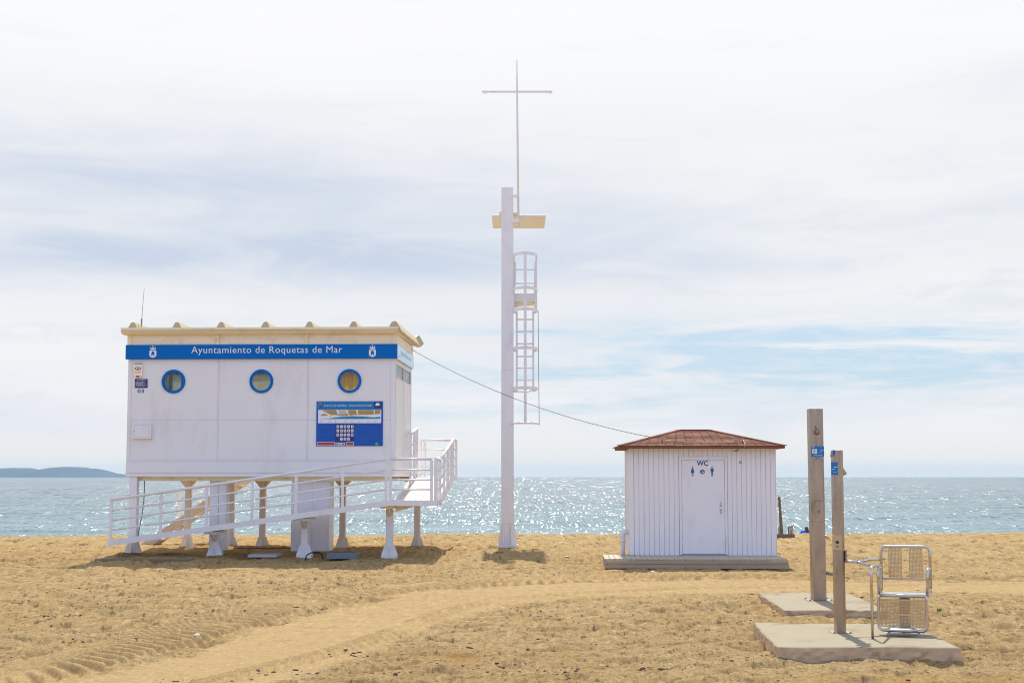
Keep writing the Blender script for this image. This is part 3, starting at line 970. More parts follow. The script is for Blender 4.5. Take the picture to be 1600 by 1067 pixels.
mb = MB(PRINTW); text_into(mb, 'AVISO', .21, .44, 4.075, 4.11, -.0135)
for k in range(5): mb.box(.19, .19 + (.2, .24, .17, .26, .22)[k], -.0145, -.0125, 4.045 - k * .026, 4.051 - k * .026)
mb.build('printed_lines', sgn)
mb = MB(mat('blue_lettering', (.01, .10, .32), .5)); text_into(mb, '03', .235, .395, 3.785, 3.875, -.0055, spacing=1.05, bold=.02); mb.use(MATS['blue_lettering'])
mb.build('house_number', sgn)
LBLUE = MATS['blue_lettering']

# beach information board
bu0, bu1, bz0, bz1 = uu(495), uu(598.5), 2.52, 3.575
bd = thing('information_board', 'blue beach information board with coast map and white pictograms under the right porthole', 'sign', HF, ((bu0 + bu1) / 2, -.02, bz0))
mb = MB(SIGNBLUE); mb.box(bu0, bu1, -.02, -.0045, bz0, bz1); mb.build('board', bd)
bx = lambda t: bu0 + (bu1 - bu0) * t
bz = lambda t: bz1 - (bz1 - bz0) * t
y1 = -.0225; y2 = -.0245; y3 = -.0265
mb = MB(SIGNTEAL); mb.box(bx(.003), bx(.997), y1, -.0205, bz(.185), bz(.003)); mb.build('header_strip', bd)
mb = MB(PRINTW); text_into(mb, 'PLAYA LAS SALINAS · ROQUETAS DE MAR', bx(.12), bx(.83), bz(.122), bz(.075), y2, spacing=1.1); mb.build('lettering', bd, recalc=False)
mb = MB(PRINTW)
mb.prism([(a, b_) for a, b_ in rrect(bx(.025), bx(.975), bz(.49), bz(.19), .02)], y1, -.0205)
mb.use(OCHRE)
mp = lambda L: [(bx(.03 + .94 * a), bz(.195 + .29 * b_)) for a, b_ in L]
mb.prism(mp([(.05, .0), (.28, .0), (.31, .33), (.21, .40)]), y2, y1 - .0005)
mb.prism(mp([(.04, .35), (.10, .28), (.16, .42), (.05, .46)]), y2, y1 - .0005)
mb.prism(mp([(.30, .32), (.47, .28), (.48, .42), (.31, .42)]), y2, y1 - .0005)
mb.prism(mp([(.47, .0), (.60, .0), (.62, .37), (.49, .40)]), y2, y1 - .0005)
mb.prism(mp([(.63, .0), (.88, .0), (.89, .34), (.64, .38)]), y2, y1 - .0005)
mb.prism(mp([(.90, .0), (.99, .0), (.99, .30), (.90, .33)]), y2, y1 - .0005)
mb.use(mat('map_grey_print', (.55, .50, .40), .5)).prism(mp([(.31, .02), (.44, .02), (.46, .25), (.34, .28)]), y2, y1 - .0005)
mb.use(TEALP)
mb.prism(mp([(.02, .69), (.15, .66), (.35, .52), (.55, .47), (.75, .52), (.88, .57), (.99, .53), (.99, .68), (.6, .70), (.3, .695)]), y2, y1 - .0005)
mb.use(DARKP)
for a, b_ in ((.19, .48), (.26, .41), (.28, .36), (.37, .42), (.40, .40), (.45, .44), (.53, .38), (.61, .38), (.70, .44), (.78, .41)): mb.box(bx(.03 + .94 * a), bx(.03 + .94 * a) + .014, y3, y2 - .0005, bz(.195 + .29 * b_), bz(.195 + .29 * b_) - .014)
for a in (.035, .17, .27, .41, .52, .66, .79, .89):
    for r_ in (.80, .92):
        mb.use(DARKP).box(bx(.03 + .94 * a), bx(.03 + .94 * a) + .013, y2, y1 - .0005, bz(.195 + .29 * r_), bz(.195 + .29 * r_) - .013)
        mb.use(SEAM).box(bx(.05 + .94 * a), bx(.05 + .94 * a) + .05, y2, y1 - .0005, bz(.2 + .29 * r_), bz(.2 + .29 * r_) - .006)
mb.build('coast_map', bd)
mb = MB(NAVY); mb.box(bx(.29), bx(.565), y1, -.0205, bz(.89), bz(.52))
kk = 0
for r_, (n_, x_) in enumerate(((5, .325), (5, .325), (5, .325), (3, .38))):
    for k in range(n_):
        cx, cz = bx(x_ + .054 * k), bz(.567 + .092 * r_)
        mb.use(PRINTW).prism(rrect(cx - .030, cx + .030, cz - .033, cz + .033, .008, 2), y2, y1 - .0005)
        mb.use((DARKP, SIGNTEAL, REDP, DARKP, GREENP, REDP, DARKP)[kk % 7])
        if kk == 15: mb.use(YELLOWP)
        sh_ = kk % 4
        if sh_ == 0: mb.prism([(cx - .010, cz - .024), (cx + .010, cz - .024), (cx + .012, cz + .022), (cx - .008, cz + .022)], y3, y2 - .0005)
        elif sh_ == 1: mb.prism([(cx - .022, cz - .02), (cx + .02, cz - .006), (cx + .02, cz + .006), (cx - .022, cz - .008)], y3, y2 - .0005)
        elif sh_ == 2: mb.disc((cx, y3, cz), .019, 'y', .0015, 14, .009)
        else: mb.prism([(cx - .022, cz + .016), (cx - .012, cz + .022), (cx + .022, cz - .014), (cx + .012, cz - .022)], y3, y2 - .0005)
        kk += 1
mb.build('pictogram_grid', bd)
for a, b_ in ((.015, .28), (.45, .565)):
    mb = MB(REDP)
    mb.use(PRINTW).box(bx(a), bx(b_), y1, -.0205, bz(.988), bz(.91)); mb.use(REDP).box(bx(a + .006), bx(b_ - .006), y2, y1 - .0005, bz(.98), bz(.918))
    for k in range(3): mb.use(ORANGEP).box(bx(a + .02), bx(b_ - .02 - .012 * k), y3, y2 - .0005, bz(.93 + .017 * k), bz(.934 + .017 * k))
    mb.build('red_notice', bd)
mb = MB(PRINTW)
mb.use(PRINTW).box(bx(.293), bx(.43), y1, -.0205, bz(.983), bz(.925))
for k, q in enumerate((GREENP, YELLOWP, REDP)): mb.use(q).box(bx(.30 + .043 * k), bx(.335 + .043 * k), y2, y1 - .0005, bz(.972), bz(.937))
mb.build('flag_colour_key', bd)
mb = MB(GREENP)
mb.use(GREENP).disc((bx(.91), y1, bz(.95)), .042, 'y', .0018, 20); mb.use(PRINTW).box(bx(.893), bx(.927), y2, y1 - .0005, bz(.955), bz(.948))
mb.build('green_mark', bd)
mb = MB(NAVY)
mb.use(NAVY).box(bx(.865), bx(.985), y2 - .0, y1 - .0005, bz(.155), bz(.018)); mb.use(PRINTW).disc((bx(.92), y3, bz(.085)), .052, 'y', .0015, 24)
mb.use(NAVY).prism([(bx(.882), bz(.10)), (bx(.885), bz(.115)), (bx(.92), bz(.145)), (bx(.955), bz(.115)), (bx(.958), bz(.10)), (bx(.93), bz(.092)), (bx(.91), bz(.105))], y3 - .0015, y3 - .0005)
mb.build('round_emblem', bd)
mb = MB(ORANGEP)
mb.use(ORANGEP).prism(rrect(bx(.04), bx(.08), bz(.06), bz(.03), .008, 2), y2, y1 - .0005); mb.use(REDP).box(bx(.045), bx(.08), y2, y1 - .0005, bz(.115), bz(.095)); mb.use(DARKP).prism([(bx(.04), bz(.145)), (bx(.085), bz(.145)), (bx(.075), bz(.12)), (bx(.05), bz(.12))], y2, y1 - .0005)
mb.build('town_crest', bd)

# aerial on the roof
ae = thing('roof_aerial', 'thin grey whip aerial standing on the left end of the cabin roof', 'aerial', HF, (.30, .1, 5.32))
MB(STEELD).tube([(.30, .0, 5.47), (.31, .0, 5.75), (.345, .0, 6.30)], [.009, .006, .004], 8).build('whip', ae)
mb = MB(CREAM); mb.box(.22, .32, -.05, .03, 5.318, 5.36, .006); mb.box(.225, .25, -.03, .0, 5.361, 5.44); mb.use(STEELD).tube([(.295, 0, 5.33), (.30, 0, 5.56)], .018, 10); mb.build('mount', ae)

# ------------------------------------------------------------------ access ramp
RV = -1.32
rp = thing('access_ramp', 'white steel access ramp with four-rail balustrade rising in front of and beside the cabin', 'ramp', HF, (3.2, -.7, 0))
za, zbb = .34, 1.27
ua, ub, uc = 0.0, 6.42, 7.52
rz = lambda u: za + (zbb - za) * (u - ua) / (ub - ua)
mb = MB(WHITEM)
mb.prism([(ua, rz(ua) - .12), (ub, zbb - .13), (ub, zbb + .0), (ua, rz(ua) + .01)], RV, RV + .06)
mb.prism([(ub + .001, zbb - .13), (uc, zbb - .13), (uc, zbb), (ub + .001, zbb)], RV, RV + .06)
mb.prism([(ua, rz(ua) - .12), (ub, zbb - .13), (ub, zbb + .0), (ua, rz(ua) + .01)], -.16, -.10)
mb.build('edge_beam', rp)
DECKM = mat('pale_deck_boards', (.72, .66, .58), .55, var=.1, vscale=2, dirt=(.4, .3, .2), dirtamt=.5, dscale=3)
mb = MB(DECKM)
mb.prism([(ua, rz(ua) - .06), (ub, zbb - .06), (ub, zbb - .02), (ua, rz(ua) - .02)], RV + .061, -.161)
mb.box(ub, uc - .06, RV + .061, -.10, zbb - .06, zbb - .021)
mb.build('deck', rp)
v2 = 3.55; zt = 1.83
r2 = lambda v: zbb + (zt - zbb) * (v + .1) / (v2 + .1)
mb = MB(DECKM)
nb = 7; bw = (uc - .07 - (W + .10)) / nb
for k in range(nb):
    u0 = W + .10 + k * bw
    mb.add([(u, v, z) for v in (-.099, v2) for u in (u0, u0 + bw - .008) for z in (r2(v) - .05, r2(v) - .02)], [(0, 1, 3, 2), (4, 6, 7, 5), (1, 5, 7, 3), (0, 2, 6, 4), (0, 4, 5, 1), (2, 3, 7, 6)])
mb.box(W + .1, uc - .07, v2 + .001, v2 + 1.0, zt - .06, zt - .02)
mb.build('upper_deck', rp)
mb = MB(WHITEM)
for u in (W + .04, uc - .06):
    mb.add([(u + a, v, r2(v) + z) for v in (-.099, v2) for a in (0, .055) for z in (-.13, 0)], [(0, 1, 3, 2), (4, 6, 7, 5), (1, 5, 7, 3), (0, 2, 6, 4), (0, 4, 5, 1), (2, 3, 7, 6)])
    mb.box(u, u + .055, v2 + .001, v2 + 1.0, zt - .13, zt)
mb.build('upper_beam', rp)
mb = MB(CREAM); mb.prism([(5.4, 1.80), (6.4, 1.80), (7.3, 1.69), (7.3, 1.60), (6.3, 1.68)], D - .2, D - .1); mb.box(W + .08, uc - .1, 2.8, 2.9, r2(2.85) - .16, r2(2.85) - .06)
mb.prism([(6.55, 1.135), (6.95, 1.135), (6.95, 1.115), (6.55, 1.0)], -1.0, -.9)
mb.build('brace', rp)
# balustrades
RH = (.29, .52, .735, .965)


def rail_run(A, B, posts, nm, h=(.24, .46, .68, .93)):
    """A,B = deck-edge points; top tube, three thinner rails and upright posts"""
    A = Vector(A); B = Vector(B)
    mb = MB(WHITEM)
    for i, z in enumerate(h):
        o_ = Vector((0, 0, z))
        if i == len(h) - 1: mb.tube([A + o_, B + o_], .033, 12)
        else: mb.tube([A + o_, B + o_], .021, 10)
    mb.build(nm, rp)
    for t in posts:
        p = A.lerp(B, t)
        MB(WHITEM).box(p.x - .032, p.x + .032, p.y - .02, p.y + .02, p.z - .12, p.z + h[-1] - .023, .004).build('post', rp)


yv = RV + .03
upx = [at(px, 790, 35.1) for px in (245, 318, 391, 461, 535)]
inv = HF.inverted()
pt = [((inv @ p).x + 0.03 - ua) / (ub - ua) for p in upx]
rail_run((ua + .04, yv, rz(ua)), (ub - .035, yv, zbb), [0.003] + pt + [.997], 'handrail')
rail_run((ub + .045, yv, zbb), (uc - .12, yv, zbb), [0, 1], 'handrail')
rail_run((uc - .03, yv, zbb), (uc - .03, -.1, zbb), [0, .33, .97], 'handrail')
rail_run((uc - .03, -.1, zbb), (uc - .03, v2, zt), [.27, .55, .8, .99], 'handrail')
rail_run((uc - .03, v2, zt), (uc - .03, v2 + 1.0, zt), [.98], 'handrail')
rail_run((W + .15, v2 + .97, zt), (uc - .06, v2 + .97, zt), [0, .12], 'handrail')
rail_run((W + .14, 2.15, zt - .2), (W + .14, D + .1, zt), [0.0, .6, 1], 'handrail', h=(.30, .62, .92, 1.22))
for px in (336, 477, 610):
    p = inv @ at(px, 850, 35.75)
    top_ = rz(min(p.x, ub)) - .125
    leg(rp, p.x, -.70, top_ - .06, .16, 'support_leg', fs=.105)
    mb = MB(CREAM if px == 610 else WHITEM); mb.box(p.x - .16, p.x + .16, -1.2, -.2, top_ - .059, top_ - .0)
    mb.prism([(-.9, top_ - .06), (-1.2, top_ - .06), (-.78, top_ - .25)], p.x - .03, p.x + .03, 'x')
    mb.build('cross_head', rp)

# ------------------------------------------------------------------ stair behind the cabin
st = thing('rear_staircase', 'cream open-tread staircase climbing to the right behind the cabin legs', 'staircase', HF, (.4, D + 1.1, 0))
sv0, sv1 = D + .75, D + 1.6
s0, s1 = (-.95, -.05), (2.0, 1.86)
sl = (s1[1] - s0[1]) / (s1[0] - s0[0])
TAN = mat('stair_steel_shade_tan', (.66, .54, .38), .45, var=.06)  # cream darkened to tan, painting in the shadow side of the stringers
for v in (sv0, sv1): MB(TAN).prism([(s0[0], s0[1]), (s0[0] + .34, s0[1]), (s1[0] + .17, s1[1]), (s1[0] - .17, s1[1])], v, v + .05).build('stringer', st)
for k in range(9):
    t = (k + .7) / 9.4
    u = s0[0] + .1 + (s1[0] - s0[0]) * t; z = s0[1] + (s1[1] - s0[1]) * t
    MB(CREAMW).box(u - .04, u + .26, sv0 + .051, sv1 - .001, z + .02, z + .055).build('tread', st)
mb = MB(WHITEM)
for h in (.35, .6, .88): mb.bar((-.1, sv1 + .025, s0[1] + (.75) * sl + h), (1.7, sv1 + .025, s0[1] + 2.55 * sl + h), .04, .04)
mb.build('handrail', st)
for u in (-.08, .8, 1.65): MB(WHITEM).box(u - .03, u + .03, sv1 + .051, sv1 + .09, s0[1] + (u - s0[0]) * sl - .05, s0[1] + (u - s0[0]) * sl + .9).build('post', st)
mb = MB(WHITEM); mb.box(-.95, W + .4, D + .62, D + 1.7, 1.80, 1.86) if False else mb.box(2.0, W + .08, D + .02, D + 1.2, 1.80, 1.86)
mb.build('landing', st)

# loose things in the shade under the cabin
GREYC = mat('pale_concrete_tile', (.42, .41, .40), .8, var=.15, vscale=6)
p = onz(415, 867, 0.0)
tag(MB(GREYC).box(p.x - .33, p.x + .33, p.y - .5, p.y + .5, -.03, .035, .01).build('paving_tile'), 'pale square paving tile lying on the shaded sand under the ramp', 'tile')
cb = thing('inspection_box', 'low blue-grey rectangular inspection frame set in the shaded sand right of the service column', 'box', None, (onz(537, 867, 0).x, 35.6, 0))
q = onz(537, 867, 0); BG = mat('blue_grey_plastic', (.17, .20, .22), .6)
mb = MB(BG)
for a in ((-.33, -.27, -.5, .5), (.27, .33, -.5, .5), (-.27, .27, -.5, -.42), (-.27, .27, .42, .5)): mb.box(q.x + a[0], q.x + a[1], 35.7 + a[2], 35.7 + a[3], -.06, .06)
mb.build('frame', cb)
MB(GREYC).box(q.x - .27, q.x + .27, 35.28, 36.12, -.06, .03).build('lid', cb)
WOODD = mat('weathered_brown_wood', (.16, .10, .06), .8, var=.25, vscale=5, stretch=(1, 6, 6))
p = onz(430, 857, 0.02)
mb = MB(WOODD); mb.M = Matrix.Translation((p.x, p.y, 0.0)) @ Matrix.Rotation(R(4), 4, 'Z'); tag(mb.box(-.9, .9, -.07, .07, .0, .05, .006).build('plank'), 'dark brown plank lying on the sand beneath the cabin', 'plank')
a = onz(478, 872, 0); tag(MB(BLACK).tube(fillet([(a.x - .02, a.y + .05, -.05), (a.x, a.y + .05, .07), (a.x + .13, a.y + .2, .13), (a.x + .30, a.y + .3, .12), (a.x + .34, a.y + .3, -.03)], .1), .016, 8).build('pipe'), 'short black pipe looping out of the sand at the foot of a ramp leg', 'pipe')
mb = MB(mat('brown_rendered_edge', (.24, .17, .10), .9, var=.2)); p0 = onz(158, 872, -.06)
tag(mb.box(p0.x, p0.x + 2.2, 34.9, 37.2, -.25, -.03, .02).build('foundation_edge'), 'brown concrete foundation edge showing at the left end of the ramp', 'slab')

# ------------------------------------------------------------------ mast
MY = 40.4
ms = thing('signal_mast', 'tall white box-section mast with caged ladder and a thin cross-shaped pole on top', 'mast', None, (-.12, MY, 0))
MX0, MX1 = -.285, .045
mb = MB(WHITEM); mb.prism([(MX0, -.05), (MX1 + .005, -.05), (MX1 - .01, 9.47), (MX0 + .005, 9.47)], MY - .0, MY + .33); mb.use(SEAM)
for z in (4.6, 0.57): mb.box(MX0 - .001, MX1 + .004, MY - .004, MY - .0005, z, z + .008)
mb.build('column', ms, bevel=.012)
mb = MB(WHITEM)
mb.box(MX0 - .10, MX1 + .11, MY - .14, MY + .47, -.06, .03)
for s_, x in ((-1, MX0), (1, MX1 + .005)):
    for v in (MY + .0, MY + .30):
        mb.prism([(x, .031), (x + s_ * .09, .031), (x + s_ * .075, .2), (x + s_ * .01, .54), (x, .56)], v, v + .02)
for x in (MX0 + .05, MX1 - .07): mb.prism([(MY, .031), (MY - .13, .031), (MY - .02, .56), (MY, .56)], x, x + .02, 'x')
mb.build('base_flange', ms)
tz = lambda py, Y=MY: at(800, py, Y).z
tx = lambda px, Y=MY: (px - 800) / F * Y
pole_b = (tx(810), MY - .05, tz(356)); pole_t = (tx(807.7), MY - .05, tz(95))
mb = MB(WHITEM); mb.tube([pole_b, pole_t], [.033, .024], 12); o = mb.build('pole', ms)
mb = MB(WHITEM); zc = tz(144.5); mb.bar((tx(752.5), MY - .05, zc), (tx(864), MY - .05, zc), .04, .045)
mb.use(WHITEM)
for x in (tx(757), tx(860)): mb.tube([(x + .03 * cos(t), MY - .05, zc - .02 + .045 * sin(t)) for t in [pi + k * pi / 8 for k in range(9)]], .006, 6)
mb.build('crossbar', ms)
for py in (307, 346): z = tz(py); MB(WHITEM).box(MX1 - .012, tx(810) + .03, MY - .09, MY + .02, z - .035, z + .035, .005).build('clamp', ms)
mb = MB(WHITEM); zq = tz(338.5, MY + .36)
mb.box(tx(768), tx(854), MY + .36, MY + 2.35, zq, zq + .05, .01); mb.use(CREAMW)
mb.box(MX0 - .06, MX0 + .2, MY + .331, MY + .55, zq + .051, zq + .15, .01); mb.box(MX1 - .1, MX1 + .09, MY + .331, MY + .55, zq + .051, zq + .12, .01)
mb.build('shade_plate', ms)
# ladder
LX = tx(820.5); LR0, LR1 = tx(807.5), tx(833.5); LY = MY + .20
zl0, zl1 = tz(611), tz(398)
mb = MB(WHITEM)
for x in (LR0, LR1): mb.bar((x, LY, tz(611)), (x, LY, tz(485)), .05, .03)
mb.build('ladder_rail', ms)
for py in (498, 517, 536, 556, 574, 593): MB(WHITEM).tube([(LR0, LY, tz(py)), (LR1, LY, tz(py))], .018, 8).build('rung', ms)
mb = MB(WHITEM)
for py, rr in ((399, .335), (452, .335), (485, .335), (545, .335), (607, .335)):
    zc = tz(py, MY)
    c0 = Vector((LX, MY + .2, zc))
    arc = [c0 + Vector((rr * cos(a), -.62 * sin(a), 0)) for a in [pi * k / 20 for k in range(21)]]
    vs = []; fs = []
    for p in arc: vs += [p + Vector((0, 0, -.04)), p + Vector((0, 0, .04)), p * 1.0 + (c0 - p).normalized() * .012 + Vector((0, 0, .04)), p + (c0 - p).normalized() * .012 + Vector((0, 0, -.04))]
    for k in range(20):
        for e in range(4): fs.append((k * 4 + e, k * 4 + (e + 1) % 4, k * 4 + 4 + (e + 1) % 4, k * 4 + 4 + e))
    mb.add(vs, fs, False)
    if py > 480:
        for s_, x in ((1, LR0), (-1, LR1)): mb.bar((x, LY, zc - .06), (LX - s_ * rr, LY - .02, zc), .03, .05)
mb.bar((LX, MY - .425, tz(661)), (LX, MY - .425, tz(397)), .075, .012)
mb.build('safety_cage', ms)
mb = MB(WHITEM)
for x in (tx(803), tx(838.5)): mb.bar((x, MY + .18, tz(485)), (x, MY + .18, tz(397)), .045, .04)
for py in (420, 441.5): mb.bar((tx(803), MY + .2, tz(py)), (tx(838), MY + .2, tz(py)), .025, .03)
mb.tube(fillet([(tx(801), MY + .05, tz(409)), (tx(805.5), MY + .05, tz(409)), (tx(805.5), MY + .05, tz(446)), (tx(801), MY + .05, tz(446))], .06), .018, 8)
mb.bar((tx(837.5), MY + .5, tz(404)), (tx(836), MY + .5, tz(455)), .05, .03)
mb.build('guard_rail', ms)
mb = MB(WHITE); mb.box(tx(802), tx(838), MY + .22, MY + .25, tz(470), tz(457)); mb.use(CREAM).box(tx(803), tx(840), MY + .25, MY + 1.25, tz(470), tz(470) + .04)
mb.use(CREAM).prism([(tx(803), tz(479)), (tx(803), tz(470)), (tx(836), tz(470)), (tx(836), tz(473))], MY + .24, MY + .30)
mb.use(WHITE).box(tx(836), tx(838.5), MY + .1, MY + .9, tz(478), tz(464))
mb.build('platform', ms)
mb = MB(WHITEM)
mb.tube([Vector((LX, MY + .1, tz(661.5))) + Vector((.36 * cos(a), -.52 * sin(a), 0)) for a in [pi * k / 16 for k in range(17)]], .028, 8)
mb.tube(fillet([(tx(802), LY, tz(611)), (tx(828), LY, tz(611)), (tx(833.5), LY, tz(606))], .08), .02, 8)
mb.use(STEELD).tube([(tx(841), MY, tz(485)), (tx(842.5), MY, tz(664))], .008, 6)
mb.build('lower_hoop', ms)

# overhead cable from cabin to toilet roof
A = at(643, 546, 39.6); B = at(1016, 682.5, 34.0)
pts = []
for k in range(41):
    t = k / 40; p = A.lerp(B, t); p.z -= .44 * 4 * t * (1 - t) * .62; pts.append(p)
tag(MB(mat('grey_cable_sheath', (.14, .14, .16), .5)).tube(pts, .0075, 6).build('overhead_cable'), 'thin dark cable sagging from the cabin eave across the mast to the toilet roof', 'cable')

# ------------------------------------------------------------------ toilet cabin
TW = R(-2.0)
WF = Matrix.Translation((2.575, 33.55, 0)) @ Matrix.Rotation(TW, 4, 'Z')
wc = thing('toilet_cabin', 'white boarded toilet cabin with brown shingled hip roof and WC painted on its door', 'toilet', WF, (1.57, 1.25, 0))
WW, WD, WZ0, WZ1 = 3.14, 2.5, .105, 2.425
BOARD = mat('white_painted_boards', (.82, .80, .80), .45, var=.04, vscale=2, stretch=(4, 4, .3), dirt=(.55, .48, .42), dirtamt=.25, dscale=2)
d0, d1 = 1.055, 2.095          # frame outside


def boards(mb, a, b_, y, z0, z1, st=.104, axis='x', sgn=-1):
    """run of tongue and groove boards: chamfered edges leave a real groove"""
    n_ = max(1, round((b_ - a) / st)); st = (b_ - a) / n_
    for k in range(n_):
        p0, p1 = a + k * st, a + (k + 1) * st; g = .007
        p0 += .0018; p1 -= .0018; pr = [(p0, y), (p0, y + sgn * .008), (p0 + g, y + sgn * .016), (p1 - g, y + sgn * .016), (p1, y + sgn * .008), (p1, y)]
        if axis == 'x': mb.prism([(q[0], q[1]) for q in pr], z0, z1, 'z')
        else: mb.prism([(q[1], q[0]) for q in pr], z0, z1, 'z')


mb = MB(mat('board_joint_shadow_paint', (.54, .51, .55), .8))
mb.box(0.0, WW, .0, WD, WZ0, WZ1)
mb.use(BOARD)
boards(mb, .075, d0, -.0005, WZ0, WZ1); boards(mb, d1, WW - .005, -.0005, WZ0, WZ1); boards(mb, d0, d1, -.0005, 2.235, WZ1)
boards(mb, .06, WD - .05, -.0005, WZ0, WZ1, axis='y')
boards(mb, .0, WD, WW + .0005, WZ0, WZ1, axis='y', sgn=1)
mb.build('wall', wc)
mb = MB(BOARD); mb.box(-.025, .07, -.026, -.0006, WZ0, WZ1, .006); mb.box(-.025, -.0006, -.0, .055, WZ0, WZ1, .006); mb.build('corner_board', wc); MB(BOARD).box(-.025, -.0006, WD - .05, WD, WZ0, WZ1, .005).build('corner_board', wc)
mb = MB(WHITEM)
mb.box(d0, d0 + .055, -.03, -.0006, WZ0 + .01, 2.232, .004); mb.box(d1 - .055, d1, -.03, -.0006, WZ0 + .01, 2.232, .004); mb.box(d0 + .056, d1 - .056, -.03, -.0006, 2.165, 2.232, .004)
mb.use(mat('door_gap_shadow_paint', (.16, .15, .17), .8)).box(d0 - .006, d0 - .001, -.02, -.0155, WZ0, 2.235); mb.box(d1 + .001, d1 + .006, -.02, -.0155, WZ0, 2.235)  # dark strips paint shadow lines beside the door frame
mb.build('door_frame', wc)
mb = MB(WHITEM); mb.box(d0 + .060, d1 - .060, -.022, -.0008, WZ0 + .03, 2.160, .003)
mb.use(mat('door_gap_shadow_paint', (.16, .15, .17), .8)).box(d0 + .056, d1 - .056, -.006, -.0006, WZ0 + .02, 2.164)  # dark backing paints the shadow in the gap round the door
mb.use(WHITEM)
for z in (.35, 1.13, 1.95): mb.tube([(d0 + .058, -.034, z - .05), (d0 + .058, -.034, z + .05)], .009, 8)
door = mb.build('door', wc)
mb = MB(STEEL); cx = d1 - .145
for z, r_ in ((1.24, .012), (1.18, .02), (1.08, .022), (1.03, .018)): mb.disc((cx, -.04, z), r_, 'y', .018, 14)
mb.use(WHITEM).prism(rrect(cx - .022, cx + .022, .99, 1.27, .02), -.027, -.0225)
mb.build('handle', door)
ux = lambda px: (px - 984) / 226 * WW
mb = MB(LBLUE)
cu_a = ux(1087.5), ux(1105)
text_into(mb, 'WC', ux(1087.5), ux(1105.3), 2.035, 2.145, -.0235, bold=.035)
mb.build('lettering', door, recalc=False)
mb = MB(LBLUE)


def figure(mb, u, z, woman):
    y = -.0235
    mb.disc((u, y - .001, z + .085), .017, 'y', .002, 14)
    if woman: mb.prism([(u - .018, z + .062), (u + .018, z + .062), (u + .040, z - .035), (u - .040, z - .035)], y - .001, y + .001)
    else: mb.prism([(u - .034, z + .062), (u + .034, z + .062), (u + .034, z + .0), (u + .022, z + .0), (u + .019, z - .035), (u - .019, z - .035), (u - .022, z), (u - .034, z)], y - .001, y + .001)
    for s_ in (-1, 1): mb.box(u + s_ * .010 - .007, u + s_ * .010 + .007, y - .001, y + .001, z - .105, z - .0351)


figure(mb, ux(1081), 1.915, True); figure(mb, ux(1111.5), 1.915, False)
mb.disc((ux(1096.3), -.0245, 1.905), .052, 'y', .002, 28)
mb.use(PRINTW); wx, wz = ux(1096.3), 1.905
mb.disc((wx + .004, -.0268, wz - .012), .024, 'y', .002, 18, .018); mb.disc((wx - .004, -.0268, wz + .032), .008, 'y', .002, 10)
mb.bar((wx - .004, -.026, wz + .024), (wx - .001, -.026, wz - .006), .002, .007); mb.bar((wx - .001, -.026, wz - .006), (wx + .022, -.026, wz - .008), .002, .006); mb.bar((wx + .022, -.026, wz - .008), (wx + .03, -.026, wz - .03), .002, .006)
mb.build('pictogram', door)
mb = MB(LBLUE); text_into(mb, '6', ux(1153.8), ux(1158), 1.975 + .1, 2.045 + .1, -.0185, bold=.008); mb.build('house_number', wc, recalc=False)
# hip roof
shm = bpy.data.materials.new('red_brown_shingles'); shm.use_nodes = True
T = NT(shm.node_tree); b = T.n['Principled BSDF']
tc = T.node('ShaderNodeTexCoord').outputs['Object']
n1 = T.noise(tc, 2.2, 5, .65); n2 = T.noise(tc, 30, 3, .7)
at_ = T.node('ShaderNodeAttribute', attribute_name='tab').outputs['Fac']
c = T.mix(at_, (.19, .075, .042), (.30, .135, .085))
c = T.mix(T.m('MULTIPLY', T.ramp(n1, .56, .68), .75), c, (.27, .20, .17))
c = T.mix(T.m('MULTIPLY', T.ramp(n2, .45, .7), .45), c, (.12, .045, .035))
T.put(b.inputs['Base Color'], c); b.inputs['Roughness'].default_value = .95; T.put(b.inputs['Normal'], T.bump(n2, .6, .01))
ez, rzz = 2.43, 2.84
ex0, ex1, ey0, ey1 = -.25, WW + .18, -.27, WD + .25
ymid = (ey0 + ey1) / 2; rx0, rx1 = ex0 + 1.42, ex0 + 2.08
mb = MB(shm)
tabs = []


def slope(P0, P1, Q1, Q0, rows=13):
    """eave P0-P1 up to ridge Q0-Q1 in lapped courses of hexagonal-edged tabs"""
    P0, P1, Q0, Q1 = map(Vector, (P0, P1, Q0, Q1))
    nrm = (P1 - P0).cross(Q0 - P0).normalized()
    if nrm.z < 0: nrm = -nrm
    for r_ in range(rows):
        t0, t1 = r_ / rows, (r_ + 1) / rows
        a0, b0 = P0.lerp(Q0, t0), P1.lerp(Q1, t0); a1, b1 = P0.lerp(Q0, min(1, t1 + .02)), P1.lerp(Q1, min(1, t1 + .02))
        L = (b0 - a0).length; n_ = max(1, round(L / .20))
        for k in range(n_):
            f0, f1 = k / n_, (k + 1) / n_
            off = (r_ % 2) * .5 / n_
            f0 = min(1, max(0, f0 - off)); f1 = min(1, max(0, f1 - off)) if k < n_ - 1 else 1
            if f1 - f0 < .001: continue
            lift = nrm * (.012 + .005 * random.random()); fr = (f1 - f0) * .035
            base = len(mb.v)
            c0, c1 = a0.lerp(b0, f0 + fr), a0.lerp(b0, f1 - fr); c2, c3 = a1.lerp(b1, f1 - fr), a1.lerp(b1, f0 + fr)
            vs = [c0 + lift, c1 + lift, c2 + nrm * .002, c3 + nrm * .002, c0 - nrm * .004, c1 - nrm * .004]
            mb.add(vs, [(0, 1, 2, 3), (0, 4, 5, 1)])
            tabs.extend([random.random()] * 6)
    base = len(mb.v)
    mb.add([P0 - nrm * .006, P1 - nrm * .006, Q1 - nrm * .006, Q0 - nrm * .006], [(0, 1, 2, 3)] if Q0 != Q1 else [(0, 1, 2)])
    tabs.extend([0.0] * 4)


